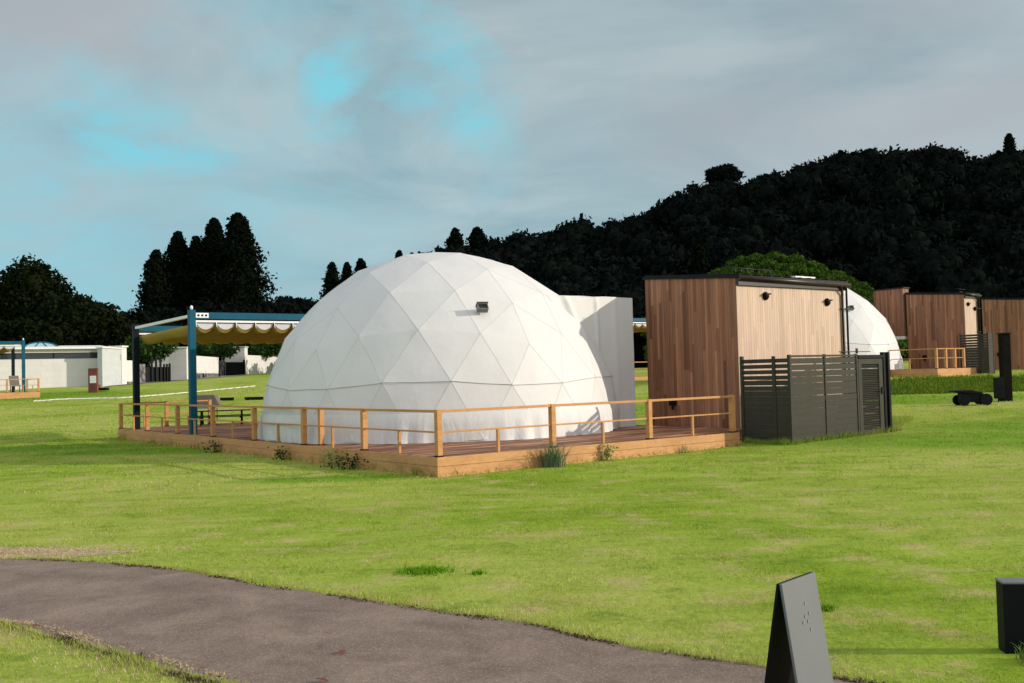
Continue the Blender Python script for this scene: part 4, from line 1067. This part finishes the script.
# ------------------------------------------------------------------ trees
def quads(P, Nrm, size, rng, jit=1.1):
    n = len(P)
    Nn = Nrm + rng.normal(size=(n, 3)) * jit; Nn /= np.linalg.norm(Nn, axis=1, keepdims=True) + 1e-9
    t = np.cross(Nn, rng.normal(size=(n, 3))); t /= np.linalg.norm(t, axis=1, keepdims=True) + 1e-9; b = np.cross(Nn, t)
    s = (size * rng.uniform(.6, 1.3, n))[:, None]; e = rng.uniform(.45, .8, n)[:, None]
    V = np.stack([P - t * s - b * s * e * .3, P - b * s * e, P + t * s, P + b * s * e], 1)
    return V.reshape(-1, 3)
def sph(n, rng):
    v = rng.normal(size=(n, 3)); return v / np.linalg.norm(v, axis=1, keepdims=True)
def core_ball(c, r, sc=(1, 1, 1)):
    mb = MB(); mb.ball(c, r, 10, 6, sc); return mb
def crown_template(rng, nl, leaves, size, sc=(1, 1, .85)):
    """unit-ish crown out of lobes; returns quad verts"""
    Ls = [(np.zeros(3), .72)]
    for k in range(nl):
        d = sph(1, rng)[0]; d[2] = abs(d[2]) * .9 - .15
        Ls.append((d * rng.uniform(.4, .68), rng.uniform(.28, .48)))
    Pts = []; Ns = []
    tot = sum(r * r for _, r in Ls)
    for c, r in Ls:
        n = int(leaves * r * r / tot); s = sph(n, rng); rr = r * rng.uniform(.72, 1.1, n)[:, None]
        Pts.append(c + s * rr); Ns.append(s)
    P = np.concatenate(Pts) * np.array(sc); N = np.concatenate(Ns)
    return quads(P, N, size, rng), [(c * np.array(sc), r) for c, r in Ls]
rng = np.random.default_rng(11)
TPL = [crown_template(rng, 9, 560, .095) for _ in range(7)]
COREF = None
def core_mesh(Ls, k=.66):
    m = MB()
    for c, r in Ls: m.ball(tuple(c), r * k, 8, 5)
    return np.array(m.v), np.array([f for f in m.f])
TCORE = [core_mesh(l) for _, l in TPL]
VV = []; CV = []; CF = []; cb = 0
cnt = 0
for yy in np.arange(100, 205, 6.5):
    wid = yy * 1.5
    for xx in np.arange(-wid * .62, wid * .55, 6.2):
        x = xx + rng.uniform(-2.5, 2.5); y = yy + rng.uniform(-3, 3)
        px = 512 + F_PX * x / y
        if px < -260 or px > 1330: continue
        if px < 300 and y < 130: continue
        if 690 < px < 880 and y < 112: continue
        z = float(hillz(x, y)); r = rng.uniform(3.4, 5.2)
        if y > 165: r *= .85
        if px < 420: r *= .8
        k = rng.integers(len(TPL)); a = rng.uniform(0, 6.28); ca, sa = math.cos(a), math.sin(a)
        Rm = np.array([[ca, -sa, 0], [sa, ca, 0], [0, 0, 1]]); sc = np.array([r, r, r * rng.uniform(.9, 1.25)])
        T0 = np.array([x, y, z + r * .75])
        VV.append((TPL[k][0] * sc) @ Rm.T + T0)
        cvv, cff = TCORE[k]; CV.append((cvv * sc) @ Rm.T + T0); CF.append(cff + cb); cb += len(cvv); cnt += 1
V = np.concatenate(VV + CV); nq = sum(len(v) for v in VV)
Q = np.concatenate([np.arange(nq).reshape(-1, 4), np.concatenate(CF) + nq])
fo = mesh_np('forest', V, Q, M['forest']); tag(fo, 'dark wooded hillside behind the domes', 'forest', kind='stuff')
print('forest crowns', cnt, 'faces', len(Q))

def broadtree(name, px, ybase, Y, r, h, label, m='broad', n=5000, size=.3, sc=(1, 1, .95), seed=0, trunk_r=.3, group=None, lobes=12, sparse=False, x=None, cut=None):
    rg = np.random.default_rng(seed + 100); q = at(px, 380, Y); X_ = q.x; z = gz(X_, Y)
    root = empty(name, (X_, Y, z))
    V, Ls = crown_template(rg, lobes, n, size / r, sc)
    V = V * r + np.array([0, 0, h])
    cv, cf = core_mesh(Ls, .5 if sparse else .68); cv = cv * r + np.array([0, 0, h])
    Q = np.concatenate([np.arange(len(V)).reshape(-1, 4), cf + len(V)])
    mesh_np('crown', np.concatenate([V, cv]), Q, M[m], root)
    t = MB(); t.tube([(0, 0, -.5), (.1, 0, h * .3), (-.05, .05, h * .7), (0, 0, h)], [trunk_r * 1.3, trunk_r, trunk_r * .8, trunk_r * .5], 8)
    for k in range(6):
        a = k * 1.05 + seed; t.tube([(0, 0, h * (.45 + .06 * k)), (math.cos(a) * r * .3, math.sin(a) * r * .3, h * (.6 + .06 * k)), (math.cos(a) * r * .62, math.sin(a) * r * .62, h * (.72 + .07 * k))], [trunk_r * .5, trunk_r * .3, trunk_r * .1], 6)
    t.build('trunk', M['bark'], root)
    return tag(root, label, 'tree', group)
def cedar(px, ytop, Y, rad, label, seed=0, group='dark conifers', n=9000, size=.26, zb=None, topround=.5):
    rg = np.random.default_rng(seed + 500); q = at(px, ytop, Y); X_, zt = q.x, q.z; z = gz(X_, Y); H = zt - z
    root = empty('cedar_tree', (X_, Y, z))
    # whorled, slightly drooping branch sprays
    nb = int(H * 24); P = []; N = []
    per = int(n * 1.25) // nb
    for k in range(nb):
        t = (k + rg.uniform(0, 1)) / nb; t = min(t, .995); zz_ = H * (.06 + .94 * t)
        prof = (1 - t) ** .68 * (1 + .13 * math.sin(t * 29 + seed)) * (1.0 if t > .12 else .75)
        a = k * 2.39996 + rg.uniform(-.4, .4); L = rad * 1.12 * prof * rg.uniform(.74, 1.10) + .08
        s = np.sqrt(rg.uniform(.02, 1, per)) * L
        sp = rg.normal(size=(per, 3)) * np.array([.16, .16, .12]) * (L * .9 + .4)[..., None] if False else rg.normal(size=(per, 3)) * (.09 * L + .10) * np.array([1, 1, .6])
        base = np.stack([np.cos(a) * s, np.sin(a) * s, zz_ + s * .12 - (s / max(L, .1)) ** 2 * .35 * L * .5], 1) + sp
        P.append(base); d = np.tile([[math.cos(a), math.sin(a), .5]], (per, 1)); N.append(d)
    P = np.concatenate(P); N = np.concatenate(N)
    V = quads(P, N, size, rg, .7)
    co = MB(); pr = [(H * (.1 + .85 * i / 10), rad * .74 * (1 - i / 10) ** .8 + .01) for i in range(11)]
    co.tube([(0, 0, a) for a, b in pr], [b for a, b in pr], 9)
    cq = np.array([f for f in co.f if len(f) == 4]) + len(V)
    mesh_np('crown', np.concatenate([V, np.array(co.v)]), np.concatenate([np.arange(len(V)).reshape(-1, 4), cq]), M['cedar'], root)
    MB().tube([(0, 0, -1), (0, 0, H * .5), (0, 0, H * .97)], [.4, .28, .05], 7).build('trunk', M['bark'], root)
    return tag(root, label, 'tree', group)
cedar(156, 251, 128, 4.0, 'leftmost and shortest cedar of the tall group above the pergola', 1)
cedar(178, 232, 132, 4.2, 'second cedar from the left in the tall group above the pergola', 2)
cedar(196, 237, 138, 3.4, 'narrow cedar in the middle of the tall group above the pergola', 3)
cedar(214, 219, 134, 4.8, 'broad cedar second from the right in the tall group', 4, n=12000)
cedar(238, 214, 130, 5.8, 'tallest, rightmost cedar of the tall group above the pergola', 5, n=13000)
cedar(166, 262, 136, 3.0, 'small cedar filling the gap between the two leftmost cedars', 12)
cedar(332, 263, 165, 2.6, 'left and largest of the three small conifers left of the dome top', 6, n=4500, group='small skyline conifers')
cedar(347, 263, 172, 1.9, 'middle pointed one of the three small conifers left of the dome top', 7, n=3500, group='small skyline conifers')
cedar(361, 259, 168, 2.4, 'right one of the three small conifers, touching the dome outline', 8, n=4500, group='small skyline conifers')
cedar(399, 251, 172, 1.5, 'tiny conifer tip just above the upper left of the dome', 9, n=2500, group='small skyline conifers')
cedar(455, 229, 165, 2.9, 'left of the two dark conifers directly above the dome top', 10, n=5000, group='conifers above the dome')
cedar(477, 228, 168, 3.2, 'right of the two dark conifers directly above the dome top', 11, n=5000, group='conifers above the dome')
cedar(1009, 134, 205, 2.6, 'lone pointed conifer standing on the ridge at far right', 13, n=4500, size=.3, group='ridge trees')
cedar(700, 236, 120, 1.8, 'slender dark conifer at the foot of the hill left of the shrub knoll', 14, n=3500, group='hill foot conifers')
broadtree('broadleaf_tree', 730, 0, 196, 4.2, 8.5, 'round crowned tree standing up from the ridge above the cabin', 'forest', 1400, .5, (1.1, 1, .72), 1, .3, 'ridge trees')
broadtree('broadleaf_tree', 769, 0, 196, 3.6, 5.5, 'low round tree on the ridge just right of the taller round one', 'forest', 1100, .5, (1, 1, .8), 3, .3, 'ridge trees')
# big broadleaf trees at the far left
broadtree('broadleaf_tree', 32, 0, 92, 4.4, 7.5, 'feathery topped tallest broadleaf tree in the left corner', 'broad', 7500, .22, (1, 1, 1.05), 21, .35, 'left corner broadleaf trees', 16, True)
broadtree('broadleaf_tree', -8, 0, 95, 5.5, 5.2, 'broadleaf tree cut by the left frame edge', 'broad', 6000, .26, (1, 1, .95), 22, .35, 'left corner broadleaf trees')
broadtree('broadleaf_tree', 68, 0, 88, 4.3, 4.6, 'mid height broadleaf tree behind the strip window building', 'broad', 6500, .24, (1.1, 1, .95), 23, .35, 'left corner broadleaf trees')
broadtree('broadleaf_tree', 95, 0, 90, 3.6, 4.4, 'broadleaf tree behind the pale grey shed', 'broad', 5000, .24, (1, 1, .95), 24, .3, 'left corner broadleaf trees')
broadtree('broadleaf_tree', 118, 0, 98, 3.4, 3.6, 'lowest broadleaf tree next to the sky gap left of the cedars', 'broad', 4200, .24, (1, 1, .9), 25, .3, 'left corner broadleaf trees')
broadtree('broadleaf_tree', 20, 0, 84, 3.6, 3.0, 'low dark tree right behind the long white building', 'broad', 4500, .24, (1.3, 1, .9), 26, .3, 'left corner broadleaf trees')
# lower dark trees joining the groups
for i, (px, Y, r, h, lb) in enumerate(((140, 112, 4.2, 4.2, 'dark round tree at the foot of the leftmost cedar'), (178, 116, 4.4, 4.6, 'dark round tree under the middle cedars'), (215, 118, 5, 5.2, 'dark round tree under the broad cedar'), (258, 122, 5.0, 4.6, 'dark round tree right of the tallest cedar, above the pergola beam'), (285, 126, 5.0, 5.2, 'dark round tree between cedars and dome, upper of the pair'), (315, 128, 5.0, 4.8, 'dark round tree half hidden by the dome, left of it'))):
    broadtree('broadleaf_tree', px, 0, Y, r, h, lb, 'forest', 2600, .34, (1, 1, .9), 40 + i, .35, 'low dark trees behind the pergola')
for i, (px, Y, r, h, lb) in enumerate(((149, 80, 1.9, 2.6, 'green shrub above the white wall beside the black pergola post'), (212, 99, 2.0, 2.5, 'green shrub above the wall just right of the blue pergola post'), (262, 108, 2.7, 3.0, 'leafy green shrub above the wall beside the dome'), (278, 112, 2.4, 3.2, 'leafy green shrub touching the dome outline'))):
    broadtree('shrub', px, 0, Y, r, h, lb, 'bushleaf', 2200, .17, (1.25, 1, .8), 60 + i, .1, 'green shrubs behind the white walls')
# green knoll behind the roofs
VV = []; CV = []; CF = []; cb = 0; rng = np.random.default_rng(5)
kx = [640, 700, 725, 745, 770, 795, 820, 845, 875, 905]; ky = [304, 280, 262, 252, 250, 253, 261, 273, 287, 302]
kv = []; 
for px in np.arange(650, 900, 5.5):
    for j in range(9):
        Y = 84 + j * 2.5 + rng.uniform(-1, 1); pq = px + rng.uniform(-4, 4)
        top = at(pq, float(np.interp(pq, kx, ky)), 100).z
        zz_ = float(ground(0, 90)) + (top - 3.0) * (j + .8) / 8.6; q = at(pq, 300, Y); r = rng.uniform(.7, 1.35)
        k = rng.integers(len(TPL)); a = rng.uniform(0, 6.28); ca, sa = math.cos(a), math.sin(a); Rm = np.array([[ca, -sa, 0], [sa, ca, 0], [0, 0, 1]])
        T0 = np.array([q.x, Y, zz_ + .2])
        VV.append(TPL[k][0] * r @ Rm.T + T0); cvv, cff = TCORE[k]; CV.append(cvv * r @ Rm.T + T0); CF.append(cff + cb); cb += len(cvv)
V = np.concatenate(VV + CV); nq = sum(len(v) for v in VV)
kn = mesh_np('shrub_bank', V, np.concatenate([np.arange(nq).reshape(-1, 4), np.concatenate(CF) + nq]), M['bamboo'])
tag(kn, 'bright green shrub covered knoll at the foot of the dark hill', 'shrubs', kind='stuff')

# dark post at the right edge
q = at(1007, 408, 34); zt = gz(q.x, 34)
rt = empty('timber_post', (q.x, 34, zt))
MB().prism([Vector((-.15, -.14, -.1)), Vector((.15, -.14, -.1)), Vector((.15, .14, -.1)), Vector((-.15, .14, -.1))], (.0, 0, 2.35)).build('shaft', M['bark'], rt, .02)
MB().box((-.17, -.16, 2.252), (.17, .16, 2.30)).build('cap', M['black'], rt, .01)
tag(rt, 'thick black post with flat cap standing on the lawn at the right frame edge', 'post')
mb_ = empty('meter_box'); q = at(999.5, 408, 33.6); mb_.location = (q.x, 33.6, gz(q.x, 33.6))
MB().box((-.13, -.1, .12), (.13, .1, .82)).build('case', M['black'], mb_, .01); MB().box((-.03, -.03, -.1), (.03, .03, .12)).build('stake', M['black'], mb_)
tag(mb_, 'small black box on a stake beside the thick black post', 'box')
# mower
mw = empty('ride_mower'); q = at(970, 408, 32.5); mw.location = (q.x, 32.5, gz(q.x, 32.5)); mw.rotation_euler = (0, 0, -.06)
m = MB(); m.prism([Vector((-.34, -.22, .12)), Vector((.50, -.22, .10)), Vector((.56, -.22, .26)), Vector((.30, -.22, .42)), Vector((-.30, -.22, .42))], (0, .44, 0)); m.build('body', M['black'], mw, .03)
m = MB(); m.prism([Vector((-.56, -.26, .44)), Vector((.28, -.26, .36)), Vector((.34, -.26, .42)), Vector((-.05, -.26, .50)), Vector((-.56, -.26, .50))], (0, .52, 0)); m.build('lid', M['roof'], mw, .02)
for a, r in ((-.27, .17), (.42, .19)):
    for b_ in (-.3, .24): MB().tube([(a, b_, r), (a, b_ + .07, r)], r, 18).build('wheel', M['black'], mw, .01)
tag(mw, 'low dark wheeled lawn machine with slanted lid left of the thick black post', 'lawn machine')

# ------------------------------------------------------------------ weeds and tufts
def tuft(name, x, y, h, n, w, m, label, seed, spread=.06, group=None, cat='grass tuft', arch=.8, z=None):
    rg = random.Random(seed); b = MB()
    for k in range(n):
        a = rg.uniform(0, 6.28); hh = h * rg.uniform(.45, 1.0); out = hh * rg.uniform(.15, arch); bx, by = rg.gauss(0, spread), rg.gauss(0, spread)
        d = Vector((math.cos(a), math.sin(a), 0)); s = Vector((-d.y, d.x, 0)); S = 5; vs = []
        for i in range(S + 1):
            t = i / S; c = Vector((bx, by, 0)) + d * out * t ** 1.8 + Vector((0, 0, hh * (t - .35 * t ** 3 * (out / hh))))
            ww = w * (1 - t) ** .6 + .0006; vs += [c - s * ww, c + s * ww]
        b.add(vs, [(2 * i, 2 * i + 1, 2 * i + 3, 2 * i + 2) for i in range(S)], True)
    o = b.build(name, M[m]); o.location = (x, y, gz(x, y) - .01 if z is None else z); return tag(o, label, cat, group)
q = at(548, 470, 17.6)
tuft('grass_tuft', *L2(2.35, -.22), .64, 230, .006, 'pampas', 'tall bluish grass tuft against the sunlit deck skirt below the middle post', 1, .09, arch=1.35)
def leafy(name, x, y, h, n, m, label, seed, wd=.12, group='leafy weeds along the deck'):
    rg = np.random.default_rng(seed); P = rg.normal(size=(n, 3)) * np.array([wd, wd * .7, h * .3]) + np.array([0, 0, h * .5]); P[:, 2] = np.clip(P[:, 2], .02, h * 1.1)
    V = quads(P, np.tile([[0, -.3, 1.0]], (n, 1)), .035, rg, .6)
    b = MB(); b.v = [tuple(v) for v in V]; b.f = [tuple(range(4 * i, 4 * i + 4)) for i in range(n)]; b.s = [False] * n
    for k in range(6): b.tube([(0, 0, 0), (rg.normal() * wd * .5, rg.normal() * wd * .4, h * .5), (rg.normal() * wd, rg.normal() * wd * .6, h)], .003, 4)
    o = b.build(name, M[m]); o.location = (x, y, gz(x, y)); return tag(o, label, 'weed', group)
leafy('leafy_weed', *L2(3.75, -.14), .30, 90, 'weed', 'small leafy weed on the sunlit skirt right of the tall grass tuft', 2, .07)
leafy('leafy_weed', *L2(-.22, 2.75), .26, 200, 'bushleaf', 'bushy weed in the shade nearest the deck corner', 3, .2)
leafy('leafy_weed', *L2(-.2, 3.6), .36, 90, 'weed', 'bright leaved weed reaching the deck floor below the doubled posts', 4, .13)
leafy('leafy_weed', *L2(-.2, 5.8), .26, 110, 'bushleaf', 'dark upright weed on the shaded skirt left of the doubled posts', 5, .1)
leafy('leafy_weed', *L2(-.2, 9.7), .26, 90, 'bushleaf', 'dark weed on the shaded skirt below the blue pergola post', 6, .12)
tuft('grass_tuft', *L2(5.9, -.12), .34, 30, .004, 'weed', 'thin pale grass stalks on the skirt near the right end of the deck', 7, .05)
q = at(1018, 665, 5.75)
tuft('grass_tuft', 2.93, 5.72, .15, 110, .004, 'weed', 'pale grass tuft at the foot of the black garden block', 8, .06)
for i, (px, py, lb) in enumerate(((424, 572, 'dark green clover patch alone on the lawn above the path'), (478, 574, 'tiny dark weed right of the clover patch'), (826, 611, 'small dark weed just right of the sandwich board'))):
    r = cF + cR * ((px - 512) / F_PX) + cU * ((PH / 2 - py) / F_PX); t = -EYE / r.z; x, y = r.x * t, r.y * t
    rg = np.random.default_rng(90 + i); n = (420, 60, 90)[i]; wd = (.13, .04, .035)[i]
    P = rg.normal(size=(n, 3)) * np.array([wd, wd * .8, .012]) + np.array([0, 0, .035]); P[:, 2] = abs(P[:, 2])
    n = n * 2; P = rg.normal(size=(n, 2)) * np.array([wd * .85, wd * .6]); hh = rg.uniform(.02, .055, n); la = rg.uniform(0, 6.28, n); a_ = rg.uniform(0, 6.28, n)
    B = np.column_stack([P, np.zeros(n)]); dd = np.column_stack([np.cos(a_), np.sin(a_), np.zeros(n)]) * .005
    V = np.stack([B - dd, B + dd, B + np.column_stack([np.cos(la) * hh * .7, np.sin(la) * hh * .7, hh])], 1).reshape(-1, 3)
    o = mesh_np('clover_patch', V, np.arange(len(V)).reshape(-1, 3), M['clover']); o.location = (x, y, gz(x, y)); tag(o, lb, 'weed', 'low weeds on the lawn')
# dead leaves on the path
leafp = MB(); leafp.prism([Vector((-.05, 0, .004)), Vector((0, -.02, .012)), Vector((.05, 0, .006)), Vector((0, .022, .016))], (0, 0, .002)); lf = None
for i, (px, py, lb) in enumerate(((34, 627, 'rust coloured dead leaf at the lower left path edge'), (342, 653, 'brown dead leaf lying on the middle of the path'), (322, 681, 'pale dead leaf on the path at the bottom frame edge'))):
    r = cF + cR * ((px - 512) / F_PX) + cU * ((PH / 2 - py) / F_PX); t = -(EYE - .02) / r.z
    o = leafp.build('dead_leaf', M['rust']) if lf is None else lf.copy()
    if lf is not None: COL.objects.link(o)
    lf = o; o.location = (r.x * t, r.y * t, .02); o.rotation_euler = (0, 0, i * 1.3); tag(o, lb, 'leaf', 'dead leaves on the path')

# ------------------------------------------------------------------ sandwich board and garden block
M['board'] = mat('slate grey board', col=(.125, .135, .14), rough=.5, spec=.4, var=.06)
sb = empty('sandwich_board')
p0 = at(779, 584.5, 4.8); p1 = at(812.5, 571.5, 5.06)
top0, top1 = Vector(p0), Vector(p1)
zt = (top0.z + top1.z) / 2; top0.z = top1.z = zt
e = (top1 - top0); w = e.length; e.normalize(); nrm = Vector((e.y, -e.x, 0))       # facing right and to the camera
sb.location = (top0.x, top0.y, 0)
sb.rotation_euler = (0, 0, math.atan2(e.y, e.x))
# local: x along board, -y = front face direction
def panel(sgn, name, spread, m):
    b = MB(); th = .014
    b.prism([Vector((0, 0, zt)), Vector((w, 0, zt)), Vector((w, sgn * spread, .0)), Vector((0, sgn * spread, .0))], (0, sgn * th, 0))
    return b.build(name, m, sb, .002)
fp = panel(-1, 'front_panel', .098, M['board']); bpn = panel(1, 'back_panel', .115, M['black'])
M['chalk'] = mat('pale dot print', col=(.20, .21, .21), rough=.6)
dm = MB()
for (s, hgt) in ((.55, .82), (.50, .735), (.62, .745), (.42, .70), (.56, .695), (.60, .635)):
    z = zt * hgt; y = -.098 * (1 - hgt) - .0155
    dm.tube([(w * s, y + .001, z), (w * s, y - .002, z)], .0085, 10)
dm.build('dot_emblem', M['chalk'], fp)
tag(sb, 'dark grey sandwich board with pale dots standing by the path', 'sign')
st = MB(); st.ball((0, 0, .06), .055, 10, 7, (1, .8, 1.1)); o = st.build('white_stone', M['white'])
q = at(822, 683, 4.75); o.location = (q.x - .0, q.y, .0); tag(o, 'white pebble at the foot of the grey sandwich board', 'stone')
gb = empty('garden_block', (0, 0, 0)); q = at(1003.5, 655, 5.9); gb.location = (q.x + .135, q.y + .06, 0); gb.rotation_euler = (0, 0, -.12)
MB().box((-.11, -.06, -.05), (.14, .06, .405)).build('body', M['black'], gb, .006)
MB().box((-.113, -.063, .406), (.143, .063, .420)).build('cap', M['grey'], gb, .004)
tag(gb, 'black garden light block with thin grey cap at the right frame edge', 'garden light')
